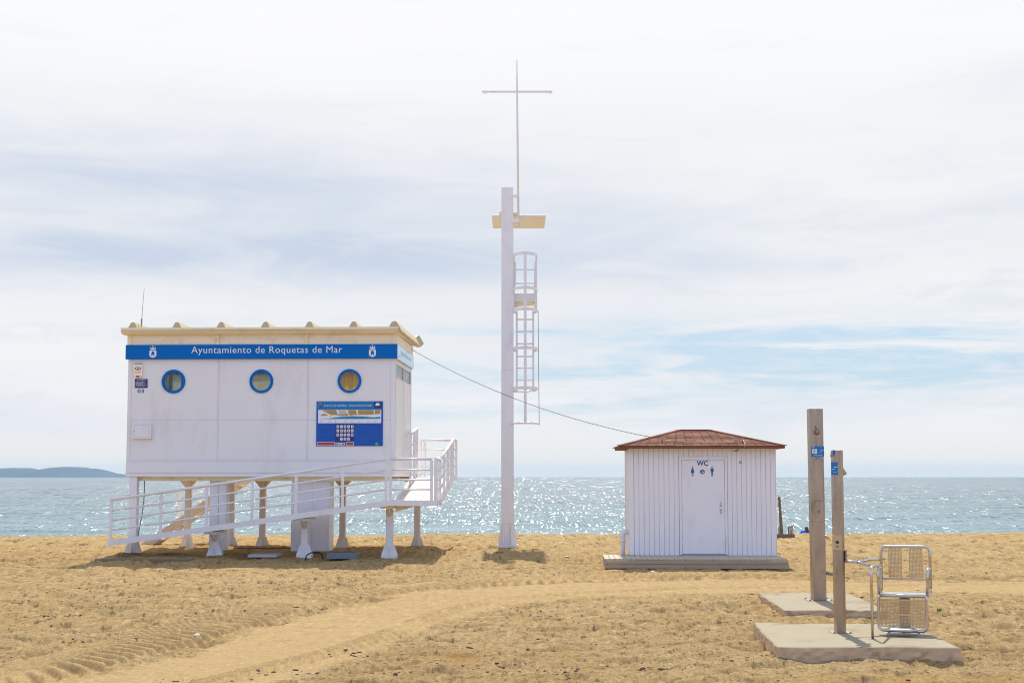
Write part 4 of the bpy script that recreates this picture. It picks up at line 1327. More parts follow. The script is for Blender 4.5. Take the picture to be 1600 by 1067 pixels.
zE = ez + .03
c1_, c2_, c3_, c4_ = (ex0, ey0, zE), (ex1, ey0, zE), (ex1, ey1, zE), (ex0, ey1, zE); r1_, r2_ = (rx0, ymid, rzz), (rx1, ymid, rzz)
slope(c1_, c2_, r2_, r1_); slope(c2_, c3_, r2_, r2_, 13); slope(c3_, c4_, r1_, r2_); slope(c4_, c1_, r1_, r1_, 13)
nv = len(mb.v)
mb.box(ex0, ex1, ey0, ey1, ez - .022, zE - .007, .006)
tabs.extend([.15] * (len(mb.v) - nv)); nv = len(mb.v)
for a, b_ in ((c1_, r1_), (c2_, r2_), (c3_, r2_), (c4_, r1_), (r1_, r2_)):
    mb.bar(Vector(a) + Vector((0, 0, .012)), Vector(b_) + Vector((0, 0, .012)), .13, .018)
tabs.extend([.5] * (len(mb.v) - nv))
ro = mb.build('roof', wc, recalc=False)
ab = ro.data.attributes.new('tab', 'FLOAT', 'POINT'); ab.data.foreach_set('value', tabs[:len(ro.data.vertices)])
mb = MB(STEELD)
for px in (1034, 1160): u = ux(px); mb.tube([(u, .05, 2.50), (u, .03, 2.66)], [.022, .008], 8)
mb.tube([(ux(1160), -.0, 2.60), (ux(1162), -.20, 2.50), (ux(1160), -.29, 2.45), (ux(1159), -.29, 2.40)], .008, 6)
mb.tube([(ux(1145), -.03, 2.36), (ux(1150), -.05, 2.35), (ux(1154), -.03, 2.39)], .008, 6)
mb.tube([Vector((ux(1034), .03, 2.6)).lerp(Vector((ux(1158), .0, 2.58)), t) + Vector((0, 0, -.05 * sin(pi * t))) for t in [k / 10 for k in range(11)]], .006, 6)
mb.build('roof_hook', wc)
mb = MB(BOARD); mb.box(.1, WW - .1, .1, WD - .1, -.2, WZ0 - .001); mb.build('plinth', wc)
PVC = mat('white_pvc', (.72, .70, .70), .35, var=.05)
mb = MB(PVC); mb.tube(fillet([(.05, .5, .32), (-.14, .3, .53), (-.14, .2, .53), (-.16, .10, .1)], .1) if False else fillet([(-.01, .22, .60), (-.17, .20, .60), (-.17, .18, .02)], .12, 8), .055, 14)
mb.tube([(-.17, .19, .38), (-.17, .19, .46)], .064, 14); mb.tube([(-.05, .2, .60), (-.0, .2, .60)], .064, 14)
mb.build('waste_pipe', wc)
# timber deck in front
dk = thing('timber_deck', 'weathered grey timber deck of narrow boards in front of the toilet cabin', 'deck', WF, (1.5, -.6, -.1))
DECKW = mat('grey_weathered_boards', (.50, .43, .33), .8, var=.25, vscale=3, stretch=(8, 1, 4), bump=.4, bscale=25)
du0, du1, dv0, dv1 = -.60, 3.20, -1.32, .42
nB = 34
for k in range(nB):
    a = du0 + (du1 - du0) * k / nB; b_ = du0 + (du1 - du0) * (k + 1) / nB
    sk = .10 * random.random() * .1
    MB(DECKW).box(a + .004, b_ - .004, dv0 + sk, dv1, .065, .098 + .002 * random.random(), .003).build('board', dk)
mb = MB(mat('deck_edge_timber', (.42, .32, .22), .8, var=.2, vscale=4, stretch=(1, 1, 6)))
mb.box(du0 + .01, 1.08, dv0 - .032, dv0 - .002, -.10, -.012, .004); mb.box(1.085, du1 + .02, dv0 - .030, dv0 - .003, -.10, -.010, .004); mb.box(du0 + .01, du1, dv0 - .04, dv0 - .002, -.008, .060, .004)
mb.box(du0 + .005, du0 + .035, dv0, dv1, -.10, .062)
mb.build('edge_board', dk)

# ------------------------------------------------------------------ slabs and showers
CONC = mat('rough_concrete', (.345, .30, .215), .9, var=.14, vscale=4, dirt=(.22, .155, .10), dirtamt=.7, dscale=2.2, bump=.9, bscale=35, spec=.2)

CONCS = mat('broken_concrete_side', (.58, .43, .28), .95, var=.2, vscale=9, dirt=(.26, .18, .12), dirtamt=.7, dscale=5, bump=.9, bscale=45, spec=.1)


def slab(name, label, corners, thick, ztop, seed):
    """cast slab: fine grid, top nearly flat, sides crumbly"""
    C = [Vector((c.x, c.y, 0)) for c in corners]      # back-left, back-right, front-right, front-left
    N, M_ = 64, 30; H = 6
    rs = random.Random(seed); ph = [rs.random() * 10 for _ in range(8)]
    def nz(x, y, s_, o): return float(vn(np.array(x * s_ + ph[o]), np.array(y * s_ + ph[o + 1]), 40 + seed)) - .5
    vs, fs = [], []
    for j in range(M_ + 1):
        for i in range(N + 1):
            s_, t_ = i / N, j / M_
            p = C[0].lerp(C[1], s_).lerp(C[3].lerp(C[2], s_), t_)
            if i in (0, N) or j in (0, M_):
                p += Vector((nz(p.x, p.y, 9, 0) * .028, nz(p.x, p.y, 9, 2) * .028, 0))
            e = min(i, N - i, (M_ - j) * 2, j * 2)
            z = ztop + nz(p.x, p.y, 2, 4) * .012 + (-.010 if e == 0 else 0)
            vs.append((p.x, p.y, z))
    for j in range(M_):
        for i in range(N):
            a = j * (N + 1) + i; fs.append((a, a + 1, a + N + 2, a + N + 1))
    ringi = [i for i in range(N + 1)] + [(N + 1) * j + N for j in range(1, M_ + 1)] + [(N + 1) * M_ + i for i in range(N - 1, -1, -1)] + [(N + 1) * j for j in range(M_ - 1, 0, -1)]
    L = len(ringi); last = ringi; cen = sum(C, Vector()) / 4
    for h in range(1, H + 1):
        cur = []
        for k, ri in enumerate(ringi):
            p = Vector(vs[ri]); d_ = (p - cen); d_.z = 0; d_.normalize()
            zz = ztop - thick * h / H * 1.4
            r_ = nz(p.x * 1.3 + h * 1.7, p.y * 1.3 + h, 7, 0) * .022 + nz(p.x + h * .9, p.y, 17, 2) * .022 - .012 * (h / H)
            q = p + d_ * r_; q.z = zz; vs.append(tuple(q)); cur.append(len(vs) - 1)
        for k in range(L): fs.append((last[k], cur[k], cur[(k + 1) % L], last[(k + 1) % L]))
        last = cur
    mb = MB(CONC); nt = N * M_; mb.add(vs, fs[:nt], True); o_ = len(mb.v) - len(vs); mb.use(CONCS)
    for f in fs[nt:]: mb.f.append([i + o_ for i in f]); mb.mi.append(mb.cur); mb.sm.append(False)
    return tag(mb.build(name), label, 'slab')


ST = .05
slab('concrete_slab', 'near thick concrete slab with crumbling front edge carrying the seat and the shorter shower',
     [onz(1177, 972, ST), onz(1424, 974, ST), onz(1502, 1012, ST), onz(1213, 1010, ST)], .19, ST, 1)
S2 = -.03
slab('concrete_slab', 'thinner concrete slab further back carrying the taller shower post numbered 37',
     [onz(1184, 926, S2), onz(1322, 925, S2), onz(1388, 953, S2), onz(1226, 953, S2)], .10, S2, 2)

# tall shower
p = onz(1281.5, 938, S2); TY = p.y
sh = thing('shower_post', 'tall square steel shower column with round nozzle and blue sticker above the number 37', 'shower', Matrix.Translation((p.x, TY, S2)) @ Matrix.Rotation(R(1.5), 4, 'Z'), (0, 0, 0))
hW, HT = .099, at(1275, 638, TY).z - S2
mb = MB(STEEL); mb.prism([(-hW, 0), (hW, 0), (hW - .006, HT), (-hW - .012, HT)], 0, .2); mb.build('column', sh, bevel=.01)
fy = -.0035
sx_ = 114 / 1.0 * 1.0; k_ = F / TY
pu = lambda px, py: ((px - 1280) / k_ + (938 - py) * .0 + (938 - py) / k_ * .018)
pz = lambda py: (938 - py) / k_
mb = MB(STEELD); u = pu(1275, 678); mb.lathe((u, 0, pz(678)), [(0, -.07), (.026, -.07), (.040, -.055), (.042, -.03), (.030, -.02), (.030, .0)], 20, 'y'); mb.use(mat('brass_ring', (.6, .42, .12), .35, 1)).lathe((u, 0, pz(678)), [(.043, -.028), (.046, -.018), (.043, -.008)], 20, 'y')
mb.use(STEELD).tube([(u - .03, -.012, pz(669)), (u - .012, -.02, pz(672))], .008, 8)
mb.build('nozzle', sh)
mb = MB(SIGNTEAL); a, b_ = pu(1266, 708), pu(1286, 708); mb.box(a, b_, -.0045, -.0008, pz(716), pz(700))
mb.use(PRINTW).box(a + .012, a + .045, -.0062, -.0047, pz(711.5), pz(704.5)); mb.box(a + .052, a + .085, -.0062, -.0047, pz(711.5), pz(704.5))
mb.use(REDP).box(a + .062, a + .074, -.0075, -.0064, pz(709), pz(707)); mb.use(DARKP).box(a + .025, a + .031, -.0075, -.0064, pz(710.5), pz(705.5)); mb.use(PRINTW).box(a + .01, a + .05, -.0062, -.0047, pz(702.3), pz(701.6)); mb.box(b_ - .05, b_ - .012, -.0062, -.0047, pz(706.8), pz(706)); mb.box(b_ - .07, b_ - .035, -.0062, -.0047, pz(709), pz(708.4)); mb.box(a + .04, b_ - .03, -.0062, -.0047, pz(713.8), pz(713.3))
mb.build('sticker', sh)
mb = MB(LBLUE); text_into(mb, '37', pu(1272, 719), pu(1279.3, 719), pz(721.5), pz(716.8), -.0045, spacing=1.1, bold=.012)
mb.build('house_number', sh, recalc=False)
mb = MB(STEEL); a, b_ = pu(1271.5, 800), pu(1285, 800)
mb.use(STEELD).prism(rrect(a, b_, pz(818), pz(784), .015), -.003, -.0008); mb.use(STEEL).prism(rrect(a + .004, b_ - .004, pz(817.4), pz(784.6), .013), -.0055, -.0032)
mb.use(STEELD).box(a - .002, b_ + .002, -.012, -.0056, pz(785.5), pz(784.2)); mb.disc(((a + b_) / 2, -.02, pz(801)), .02, 'y', .014, 18); mb.disc(((a + b_) / 2, -.028, pz(801)), .011, 'y', .008, 14)
mb.build('service_panel', sh)
mb = MB(CHROME); z = pz(840); mb.tube([(hW - .005, .1, z), (hW + .03, .09, z - .002), (hW + .06, .08, z - .02), (hW + .065, .08, z - .045)], [.022, .024, .026, .012], 12); mb.build('foot_tap', sh)
mb = MB(STEELD); z = pz(896); mb.bar((hW - .005, .08, z), (hW + .16, .0, z - .03), .03, .045); mb.bar((hW + .16, .0, z - .03), (hW + .33, -.08, z - .07), .03, .018); mb.build('push_lever', sh)
mb = MB(STEELD); mb.prism([(-.19, -.08), (.19, -.08), (.19, .28), (-.19, .28)], -.004, .007, 'z')
for a in ((-.16, -.05), (.16, -.05), (-.16, .25), (.16, .25)): mb.disc((a[0], a[1], .0071), .014, 'z', .018, 8)
mb.build('base_plate', sh)

# short shower
p = onz(1315.5, 989, ST); SY = p.y; k2 = F / SY
s2 = thing('shower_post', 'shorter steel shower column with chamfered corner standing left of the seat', 'shower', Matrix.Translation((p.x, SY, ST)) @ Matrix.Rotation(R(0), 4, 'Z'), (0, 0, 0))
HS = at(1310, 703, SY).z - ST
hw = .059
lean = .0
out = [(-hw, .0), (hw - .038, .0), (hw, .045), (hw, .15), (-hw, .15)]
mb = MB(STEEL)
vs = [(a, b_, 0) for a, b_ in out] + [(a - lean * 1.6, b_, HS) for a, b_ in out]; n = 5
mb.add(vs, [tuple(range(n - 1, -1, -1)), tuple(range(n, 2 * n))] + [(i, (i + 1) % n, (i + 1) % n + n, i + n) for i in range(n)])
mb.build('column', s2, bevel=.006)
qu = lambda px, py: (px - 1314) / k2; qz = lambda py: (989 - py) / k2
mb = MB(STEEL); mb.M = Matrix.Translation((qu(1305.5, 712), -.025, qz(712))) @ Matrix.Rotation(R(14), 4, 'Y') @ Matrix.Rotation(R(-18), 4, 'X'); mb.box(-.018, .018, -.012, .02, -.036, .036, .004); mb.use(SIGNBLUE).box(-.008, .014, -.0135, -.0125, -.028, .028); mb.use(STEELD).box(-.028, -.019, -.01, .025, -.045, .02)
mb.build('shower_head', s2)
mb = MB(STEEL); mb.M = Matrix.Translation((hw - .012, .09, qz(741))) @ Matrix.Rotation(R(-32), 4, 'Y'); mb.box(-.0, .04, -.03, .03, -.05, .05, .004); mb.build('side_nozzle', s2)
mb = MB(SIGNTEAL); a, b_ = qu(1301.8, 735), qu(1312.3, 735); mb.box(a, b_, -.0045, -.0008, qz(746), qz(726)); mb.use(PRINTW).box(a + .03, b_ - .006, -.006, -.0047, qz(734), qz(733)); mb.box(a + .008, b_ - .03, -.006, -.0047, qz(737.5), qz(736.8)); mb.box(a + .02, b_ - .012, -.006, -.0047, qz(742), qz(741.5))
mb.build('sticker', s2)
mb = MB(BSTEEL); mb.prism(rrect(-.088, .010, qz(861.5), qz(838.5), .008), -.030, -.0008)
mb.use(BLACK).disc((qu(1308.5, 850), -.039, qz(849.5)), .014, 'y', .008, 16); mb.use(STEELD).disc((qu(1308.5, 850), -.049, qz(849.5)), .02, 'y', .012, 16, .014); mb.box(qu(1306.5, 0), qu(1311, 0), -.036, -.0305, qz(857.5), qz(855))
mb.build('push_button', s2)
mb = MB(STEEL); mb.box(hw + .0005, hw + .022, .03, .10, qz(881), qz(861.5), .004); mb.use(CHROME).disc((hw + .022, .06, qz(869)), .02, 'x', .018, 14); mb.disc((hw + .04, .06, qz(869)), .012, 'x', .015, 12)
mb.build('side_valve', s2)
mb = MB(STEELD); mb.prism([(-.11, -.05), (.11, -.05), (.11, .20), (-.11, .20)], -.004, .007, 'z')
for a in ((-.09, -.03), (.09, -.03)): mb.disc((a[0], a[1], .0071), .01, 'z', .014, 8)
mb.build('base_plate', s2)

# grab rail
gr = thing('grab_rail', 'bent tubular steel grab rail forking from the shorter shower towards the seat', 'rail', None, onz(1363, 998, ST))
PY = onz(1363, 998, ST).y
Fk = at(1344, 878.5, SY + .12)
mb = MB(CHROME)
A_ = at(1322, 877, SY + .08); G = at(1382, 872.5, SY + .50)
mb.tube(fillet([A_, at(1345, 878, SY + .14), at(1356, 874.5, SY + .3), G], .12, 8), .017, 12)
Hh = at(1376, 882.5, SY + .30)
mb.tube(fillet([at(1340, 878, SY + .12), at(1348, 880.5, SY + .12), at(1363, 884.0, SY + .2), Hh], .08, 6), .017, 12)
mb.build('upper_tube', gr)
top_ = at(1361, 885, PY)
mb = MB(CHROME); mb.tube(fillet([Vector((onz(1363.5, 998, ST).x, PY, ST)), Vector((top_.x, PY, top_.z)), Hh], .085, 8), .0165, 12)
q = onz(1363.5, 998, ST); mb.use(STEELD).disc((q.x, q.y, ST - .002), .045, 'z', .009, 20)
mb.build('post', gr)
mb = MB(CHROME); qq = at(1377, 882, SY + .32); mb.tube([qq, at(1376, 925, SY + .32)], .0135, 10); mb.build('drop_tube', gr)

# shower seat
q = onz(1413, 990, ST)
CF = Matrix.Translation((q.x + .035, q.y + .10, ST)) @ Matrix.Rotation(R(-20), 4, 'Z')
ch = thing('shower_chair', 'steel tube armchair seat with perforated back panels and leg rest on a single pedestal', 'seat', CF, (0, 0, 0))
k3 = 140.0
hw_ = .262
zz = lambda py: (990 - py) / k3
ybk, yfr = .20, -.22
mb = MB(CHROME)
bk = [(-.272, ybk, .455), (-.272, ybk + .01, .955), (.272, ybk + .01, .955), (.272, ybk, .49)]
bk = [Vector(p) for p in bk]; mb.tube(fillet(bk, .07, 8), .0175, 12)
mb.bar((-.255, ybk + .002, .59), (.255, ybk + .002, .59), .03, .028)
mb.tube(fillet([(.272, ybk, .50), (.272, ybk + .02, .42), (.26, ybk - .10, .42), (.245, ybk - .22, .455)], .04), .014, 10)
mb.build('backrest_frame', ch)


def mesh_panel(x0, x1, z0, z1, y, st=.0145, w_=.0075, nm='perforated_panel'):
    mb = MB(BSTEEL); nx = int((x1 - x0) / st); nz_ = int((z1 - z0) / st)
    for i in range(nx + 1): x = x0 + (x1 - x0) * i / nx; mb.box(x - w_ / 2, x + w_ / 2, y - .002, y + .001, z0, z1)
    for j in range(nz_ + 1): z = z0 + (z1 - z0) * j / nz_; mb.box(x0, x1, y - .0015, y + .0015, z - w_ / 2, z + w_ / 2)
    for x in (x0, x1): mb.box(x - .005, x + .005, y - .004, y + .004, z0, z1)
    return mb.build(nm, ch)


mesh_panel(-.185, -.045, .60, .943, ybk + .004); mesh_panel(.045, .185, .60, .943, ybk + .004)
mb = MB(CHROME)
mb.tube(fillet([(-.272, ybk, .72), (-.272, -.13, .72), (-.262, -.15, .44)], .06, 7), .017, 12)
mb.build('armrest', ch)
mb = MB(CHROME); mb.tube(fillet([(.272, ybk, .72), (.272, -.13, .72), (.262, -.15, .42)], .06, 7), .017, 12); mb.build('armrest', ch)
mb = MB(mat('bright_seat_steel', (.80, .80, .82), .22, 1, var=.05))
for k in range(7):
    y = -.16 + k * .054; mb.box(-.24, .24, y, y + .049, .425, .437, .004)
mb.use(CHROME); mb.bar((-.27, -.20, .425), (.27, -.20, .425), .03, .03); mb.tube([(-.26, ybk, .425), (-.26, -.2, .425)], .015, 10); mb.tube([(.26, ybk, .425), (.26, -.2, .425)], .015, 10)
mb.build('seat', ch)
mb = MB(CHROME)
mb.tube(fillet([(-.245, yfr, .425), (-.262, yfr, .40), (-.262, yfr, .045), (.262, yfr, .045), (.262, yfr, .40), (.245, yfr, .425)], .065, 7), .017, 12)
mb.tube([(-.24, yfr, .43), (.24, yfr, .43)], .0175, 12)
for z in (.385, .222): mb.bar((-.245, yfr, z), (.245, yfr, z), .018, .014)
mb.build('leg_rest_frame', ch)
mesh_panel(-.235, .235, .232, .375, yfr); mesh_panel(-.235, .235, .09, .213, yfr)
mb = MB(STEELD); mb.prism([(-.058, -.03), (.058, -.03), (.058, .07), (-.058, .07)], .0, .424, 'z'); mb.build('pedestal', ch, bevel=.012)
mb = MB(CHROME)
ring = [Vector((a, b_, .072)) for a, b_ in [(p[0], p[1] - .38) for p in rrect(-.15, .15, -.085, .085, .06, 5)]]
mb.tube(ring, .018, 10, closed=True)
mb.use(MATS['bright_seat_steel'])
for k in range(6): mb.box(-.125 + k * .043, -.09 + k * .043, -.455, -.305, .064, .074)
mb.use(CHROME).bar((0, -.30, .068), (0, -.20, .05), .05, .02)
mb.build('footrest', ch)
mb = MB(WHITEM); mb.prism(rrect(-.20, .20, -.17, .15, .03), -.004, .012, 'z'); mb.use(STEELD)
for a in ((-.16, -.13), (.16, -.13), (.0, -.14), (-.16, .11), (.16, .11)): mb.disc((a[0], a[1], .0121), .014, 'z', .016, 8)
mb.build('base_plate', ch)

# ------------------------------------------------------------------ small things at the crest of the beach
WOODP = mat('brown_round_timber', (.20, .12, .06), .8, var=.25, vscale=6, stretch=(4, 4, .5))
TIMB = mat('grey_brown_sleeper', (.20, .14, .10), .9, var=.25, vscale=4, stretch=(.6, 4, 4), bump=.5, bscale=20)
bY = 45.0
b0 = at(1190, 836, bY); b1 = at(1242, 836, bY)
mb = MB(TIMB); mb.prism([(b0.x, -.03), (b1.x, -.06), (b1.x, .135), (b0.x, .15)], bY, bY + .3)
tag(mb.build('timber_sleeper', bevel=.015), 'weathered timber sleeper lying on the crest of the beach right of the toilet cabin', 'timber')
mb = MB(WOODP); a = at(1221.3, 835, 45.45); b_ = at(1217.3, 776, 45.45); mb.tube([(a.x, a.y, -.3), a, b_], [.055, .05, .042], 12)
po = thing('timber_post', 'thin leaning brown timber post with a slack cord behind the sleeper', 'post', None, (a.x, a.y, 0))
mb.build('shaft', po)
mb = MB(CABLE); c0 = at(1216.8, 781, 45.4); c1 = at(1209, 797, 44.5)
mb.tube([c0.lerp(c1, t) + Vector((0, 0, -.10 * sin(pi * t))) for t in [k / 8 for k in range(9)]], .01, 6); mb.build('cord', po)
mb = MB(STEELD); a = at(1217.3, 835, 45.15); tag(mb.tube([(a.x, a.y, -.1), (a.x, a.y, at(0, 822, 45.15).z)], .022, 8).build('stake'), 'short thin grey stake beside the foot of the leaning timber post', 'stake')
# pair of shoes standing heel-down on the sleeper
LEA = mat('brown_leather', (.10, .06, .045), .6); SOLE = mat('pale_sole', (.50, .42, .33), .7)
shs = thing('pair_of_shoes', 'pair of dark brown shoes with pale soles standing toes up on the timber sleeper', 'shoes', None, (at(1236, 831, 45.1).x, 45.1, .14))
for s_, px in ((-1, 1233.3), (1, 1238.0)):
    x = at(px, 831, 45.1).x; z0 = .13
    mb = MB(LEA)
    pr = [(.035, 0), (.042, .05), (.036, .11), (.043, .17), (.036, .22), (.012, .245)]
    vs = []
    for k, (r_, h) in enumerate(pr):
        for i in range(12):
            a = 2 * pi * i / 12; vs.append((x + r_ * cos(a) + s_ * (-.012) * k / 5, 45.12 + r_ * 1.3 * sin(a) * (1 - .1 * k) + (.02 if k < 2 else 0), z0 + h))
    mb.add(vs, [(k * 12 + i, k * 12 + (i + 1) % 12, k * 12 + 12 + (i + 1) % 12, k * 12 + 12 + i) for k in range(5) for i in range(12)] + [tuple(range(60, 72)), tuple(range(11, -1, -1))], True)
    up_ = mb.build('shoe', shs)
    mb = MB(SOLE); mb.prism([(x - .03, z0 + .002), (x + .03, z0 + .002), (x + .028 - s_ * .006, z0 + .11), (x + .032 - s_ * .012, z0 + .18), (x - s_ * .012, z0 + .235), (x - .032 - s_ * .012, z0 + .18), (x - .028 - s_ * .006, z0 + .11)], 45.055, 45.068); mb.build('sole', up_)
mb = MB(BLUE); a = at(1211.8, 841, 40.2); c_ = at(1211.3, 824, 40.2)
pr = rrect(a.x - .34, a.x + .02, a.z - .02, c_.z, .12)
tag(mb.prism(pr, 40.2, 40.27).build('blue_board', bevel=.02), 'blue board just showing behind the right wall of the toilet cabin', 'board')


def skin_mesh(name, chain, parent, material, sub=2):
    """grow one continuous surface over a jointed skeleton: chain = (verts[(co, r)], edges)"""
    vs, es = chain
    org = ORG[parent.name]
    me = bpy.data.meshes.new(name)
    me.from_pydata([tuple(Vector(v[0]) - org) for v in vs], es, [])
    o = bpy.data.objects.new(name, me); COL.objects.link(o)
    md = o.modifiers.new('skin', 'SKIN'); md.use_smooth_shade = True
    for i, v in enumerate(vs):
        r_ = v[1] if isinstance(v[1], tuple) else (v[1], v[1])
        me.skin_vertices[0].data[i].radius = r_
    me.skin_vertices[0].data[0].use_root = True
    sb = o.modifiers.new('sub', 'SUBSURF'); sb.levels = sub; sb.render_levels = sub
    bpy.context.view_layer.update()
    dg = bpy.context.evaluated_depsgraph_get(); dg.update()
    nm = bpy.data.meshes.new_from_object(o.evaluated_get(dg)); nm.name = name
    bpy.data.objects.remove(o)
    nm.materials.clear(); nm.materials.append(material)
    for p in nm.polygons: p.use_smooth = True
    o = bpy.data.objects.new(name, nm); COL.objects.link(o); o.parent = parent
    ORG[o.name] = org
    return o


# person sitting on the far slope, back to us
gy = 70.0
gx = (1257 - 800) / F * gy
gz = at(1257, 820.0, gy).z - .84
pe = thing('person', 'person with brown hair and blue jacket sitting back turned beyond the beach crest', 'person', None, (gx, gy, gz))
G0 = Vector((gx, gy, gz))
V_ = lambda x, y, z: G0 + Vector((x, y, z))
SKIN = mat('skin', (.42, .24, .16), .6); JEAN = mat('dark_trousers', (.05, .06, .10), .9)
HAIRM = mat('brown_hair', (.09, .045, .03), .7, var=.3, vscale=20, stretch=(1, 1, .2)); JACK = mat('bright_blue_jacket', (.01, .22, .70), .6, var=.12)
body = [(V_(0, 0, .12), (.16, .12)), (V_(0, .02, .32), (.14, .10)), (V_(0, .03, .50), (.15, .10)), (V_(0, .04, .60), (.06, .06)), (V_(0, .05, .65), (.075, .085)), (V_(0, .05, .74), (.075, .09)), (V_(0, .05, .79), (.04, .05)),
        (V_(.19, .05, .53), .06), (V_(.27, .14, .33), .045), (V_(.14, .36, .35), .035), (V_(.05, .42, .36), .03),
        (V_(-.19, .05, .53), .06), (V_(-.27, .14, .33), .045), (V_(-.14, .36, .35), .035), (V_(-.05, .42, .36), .03),
        (V_(.12, .10, .10), .09), (V_(.16, .45, .42), .06), (V_(.13, .60, .04), .04), (V_(.13, .72, .02), .035),
        (V_(-.12, .10, .10), .09), (V_(-.16, .45, .42), .06), (V_(-.13, .60, .04), .04), (V_(-.13, .72, .02), .035)]
ed = [(0, 1), (1, 2), (2, 3), (3, 4), (4, 5), (5, 6), (2, 7), (7, 8), (8, 9), (9, 10), (2, 11), (11, 12), (12, 13), (13, 14), (0, 15), (15, 16), (16, 17), (17, 18), (0, 19), (19, 20), (20, 21), (21, 22)]
skin_mesh('body', (body, ed), pe, SKIN)
jk = [(V_(0, 0, .10), (.20, .16)), (V_(0, .02, .32), (.19, .14)), (V_(0, .03, .52), (.17, .12)), (V_(0, .04, .585), (.085, .08)),
      (V_(.19, .05, .55), .095), (V_(.29, .14, .33), .07), (V_(.15, .36, .35), .052), (V_(-.19, .05, .55), .095), (V_(-.29, .14, .33), .07), (V_(-.15, .36, .35), .052)]
skin_mesh('jacket', (jk, [(0, 1), (1, 2), (2, 3), (2, 4), (4, 5), (5, 6), (2, 7), (7, 8), (8, 9)]), pe, JACK)
skin_mesh('trousers', ([(V_(0, .02, .10), (.17, .12)), (V_(.12, .12, .11), .10), (V_(.16, .45, .42), .075), (V_(.13, .58, .10), .06), (V_(-.12, .12, .11), .10), (V_(-.16, .45, .42), .075), (V_(-.13, .58, .10), .06)], [(0, 1), (1, 2), (2, 3), (0, 4), (4, 5), (5, 6)]), pe, JEAN)
skin_mesh('hair', ([(V_(0, .03, .76), (.085, .09)), (V_(0, .01, .69), (.095, .09)), (V_(.03, -.06, .60), (.07, .05)), (V_(.06, -.10, .50), (.045, .03))], [(0, 1), (1, 2), (2, 3)]), pe, HAIRM)

# ------------------------------------------------------------------ dark clods, pebbles, litter on the sand
def scatter(name, n_, gen, size, material, kind='stuff', flat=.55):
    rs = random.Random(len(name) * 7 + n_); bm = bmesh.new(); bmesh.ops.create_icosphere(bm, subdivisions=1, radius=1)
    bv = [v.co.copy() for v in bm.verts]; bf = [[v.index for v in f.verts] for f in bm.faces]; bm.free()
    mb = MB(material); P = [gen(rs) for _ in range(n_)]
    xs = np.array([p[0] for p in P], float); ys = np.array([p[1] for p in P], float); hs = ground_h(xs, ys)
    for (x, y), h in zip(P, hs):
        s_ = size * (.4 + rs.random() ** 2 * 1.6); rot = rs.random() * 6.3; a, b_ = s_ * (.8 + rs.random()), s_ * (.6 + .5 * rs.random())
        vs = []
        for v in bv:
            j = 1 + (rs.random() - .5) * .7
            X_, Y_ = v.x * a * j, v.y * b_ * j
            vs.append((x + X_ * cos(rot) - Y_ * sin(rot), y + X_ * sin(rot) + Y_ * cos(rot), float(h) + v.z * s_ * flat * j + s_ * .12))
        mb.add(vs, bf)
    o = mb.build(name, recalc=False)
    return tag(o, kind=kind)


def gen_all(rs):
    while True:
        y = 13.2 * math.exp(rs.random() ** .8 * 1.15); x = (rs.random() * 2 - 1) * y * .36
        k = float(path_mask(np.array(x), np.array(y)))
        if k > .1 and rs.random() > .03: continue
        c_ = float(vn(np.array(x * .7), np.array(y * .7), 50))
        if rs.random() > (c_ * 1.6 - .35): continue
        return (x + rs.gauss(0, .06), y + rs.gauss(0, .05))


def gen_clump(rs):
    cx = [(-2.9, 14.6), (-2.2, 15.2), (-1.1, 15.0), (-1.7, 16.8), (-2.45, 14.1), (-.2, 15.6), (.6, 15.1), (1.4, 15.3), (.45, 18.2), (-5.2, 18.8), (-4.9, 17.9), (-6.2, 21.2), (-4.1, 21.6), (-7.4, 24), (-2.5, 26), (-3.1, 22.5), (2.3, 16.0), (-5.4, 16.0)]
    p = cx[int(rs.random() * len(cx))]
    return (p[0] + rs.gauss(0, .22), p[1] + rs.gauss(0, .12))


CLOD = mat('dark_seaweed_clod', (.11, .075, .05), .95, var=.3, vscale=8)
scatter('seaweed_clods', 700, gen_all, .013, CLOD)
scatter('dung_clumps', 420, gen_clump, .014, CLOD)
scatter('shell_fragments', 70, gen_all, .012, mat('white_shell', (.72, .68, .62), .6))
# single stones and litter one can point to
def stone(name, label, cat, px, py, r_, m, sq=.6):
    p = onz(px, py, -.08); rs = random.Random(px); bm = bmesh.new(); bmesh.ops.create_icosphere(bm, subdivisions=2, radius=1)
    h = float(ground_h(np.array([p.x]), np.array([p.y]))[0])
    mb = MB(m); mb.add([(p.x + v.co.x * r_ * (1 + .3 * (rs.random() - .5)), p.y + v.co.y * r_ * .9 * (1 + .3 * (rs.random() - .5)), h + r_ * .25 + v.co.z * r_ * sq) for v in bm.verts], [[v.index for v in f.verts] for f in bm.faces], True)
    bm.free(); tag(mb.build(name), label, cat)


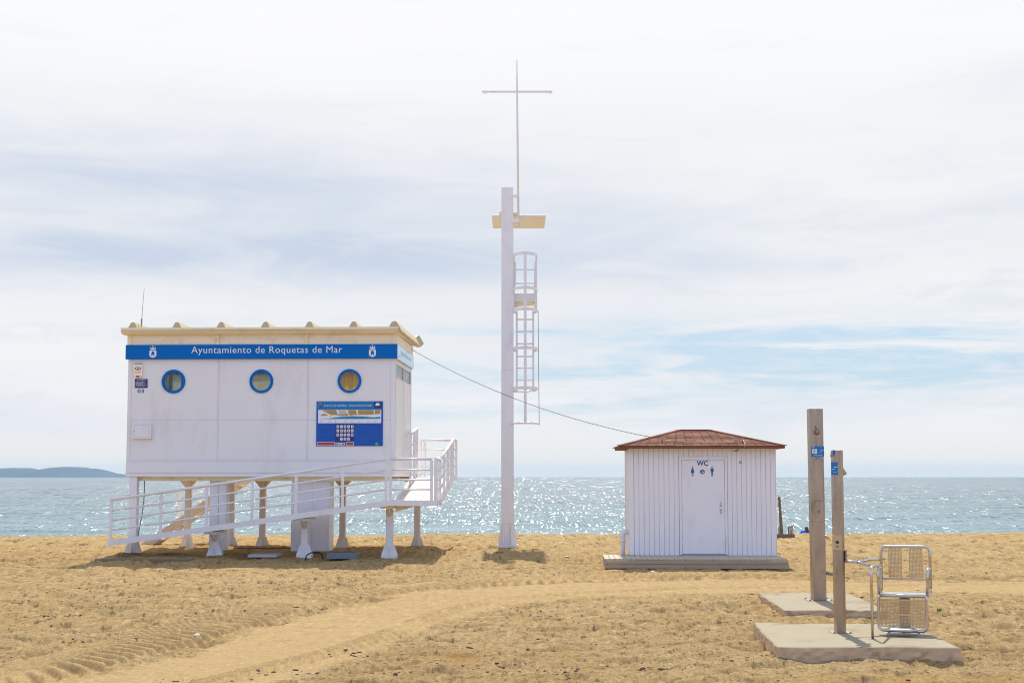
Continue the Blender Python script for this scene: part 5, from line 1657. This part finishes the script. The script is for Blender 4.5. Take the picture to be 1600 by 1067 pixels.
DST = mat('dark_grey_stone', (.09, .085, .08), .85, var=.3, vscale=10); WST = mat('white_litter', (.75, .73, .70), .6)
stone('stone', 'round dark stone on rough sand above the small orange stain', 'stone', 784, 975, .030, DST, .8)
stone('stone', 'flattish dark stone on rough sand just right of the track bend', 'stone', 845, 960, .040, DST)
stone('litter_scrap', 'white crumpled scrap between the tyre track and the smooth track', 'litter', 308, 996, .036, WST)
stone('litter_scrap', 'small white scrap on the sand between mast and timber deck', 'litter', 886, 874, .05, WST, .4)
stone('litter_scrap', 'pale scrap lying just in front of the timber deck', 'litter', 1020, 890, .05, WST, .4)

# weeds by the seat slab
GRS = mat('green_weed_leaf', (.10, .16, .03), .7, var=.3)
def weed(label, px, py, n_, h_):
    p = onz(px, py, -.1); rs = random.Random(px); h = float(ground_h(np.array([p.x]), np.array([p.y]))[0]); mb = MB(GRS)
    for _ in range(n_):
        a = rs.random() * 6.3; r0 = rs.random() * .06; L = h_ * (.5 + .6 * rs.random()); ln = .4 + rs.random() * .9
        b0_ = Vector((p.x + r0 * cos(a), p.y + r0 * sin(a), h - .01)); dr = Vector((cos(a) * ln, sin(a) * ln, 1)).normalized(); sd = Vector((-sin(a), cos(a), 0)) * .008
        mb.add([b0_ - sd * .6, b0_ + sd * .6, b0_ + dr * L * .6 + sd, b0_ + dr * L, b0_ + dr * L * .6 - sd], [(0, 1, 2, 3, 4)])
    tag(mb.build('weed', recalc=False), label, 'weed', 'weeds by the slabs')
weed('low yellow-green weed on the sand just right of the leg rest', 1452, 957, 40, .045)
weed('taller green weed sprig on the sand further right of the seat', 1467, 955, 16, .06)
weed('tiny flat weed at the left corner of the further slab', 1174, 929, 30, .04)

# ------------------------------------------------------------------ output
sc.view_settings.view_transform = 'Standard'
sc.view_settings.look = 'None'
sc.view_settings.exposure = 0.585
sc.view_settings.gamma = 1.0
sc.cycles.use_denoising = True
sc.cycles.filter_width = 1.05
sc.cycles.max_bounces = 8
sc.cycles.volume_bounces = 0
sc.cycles.transparent_max_bounces = 8
sc.cycles.sample_clamp_indirect = 8
sc.cycles.use_adaptive_sampling = False
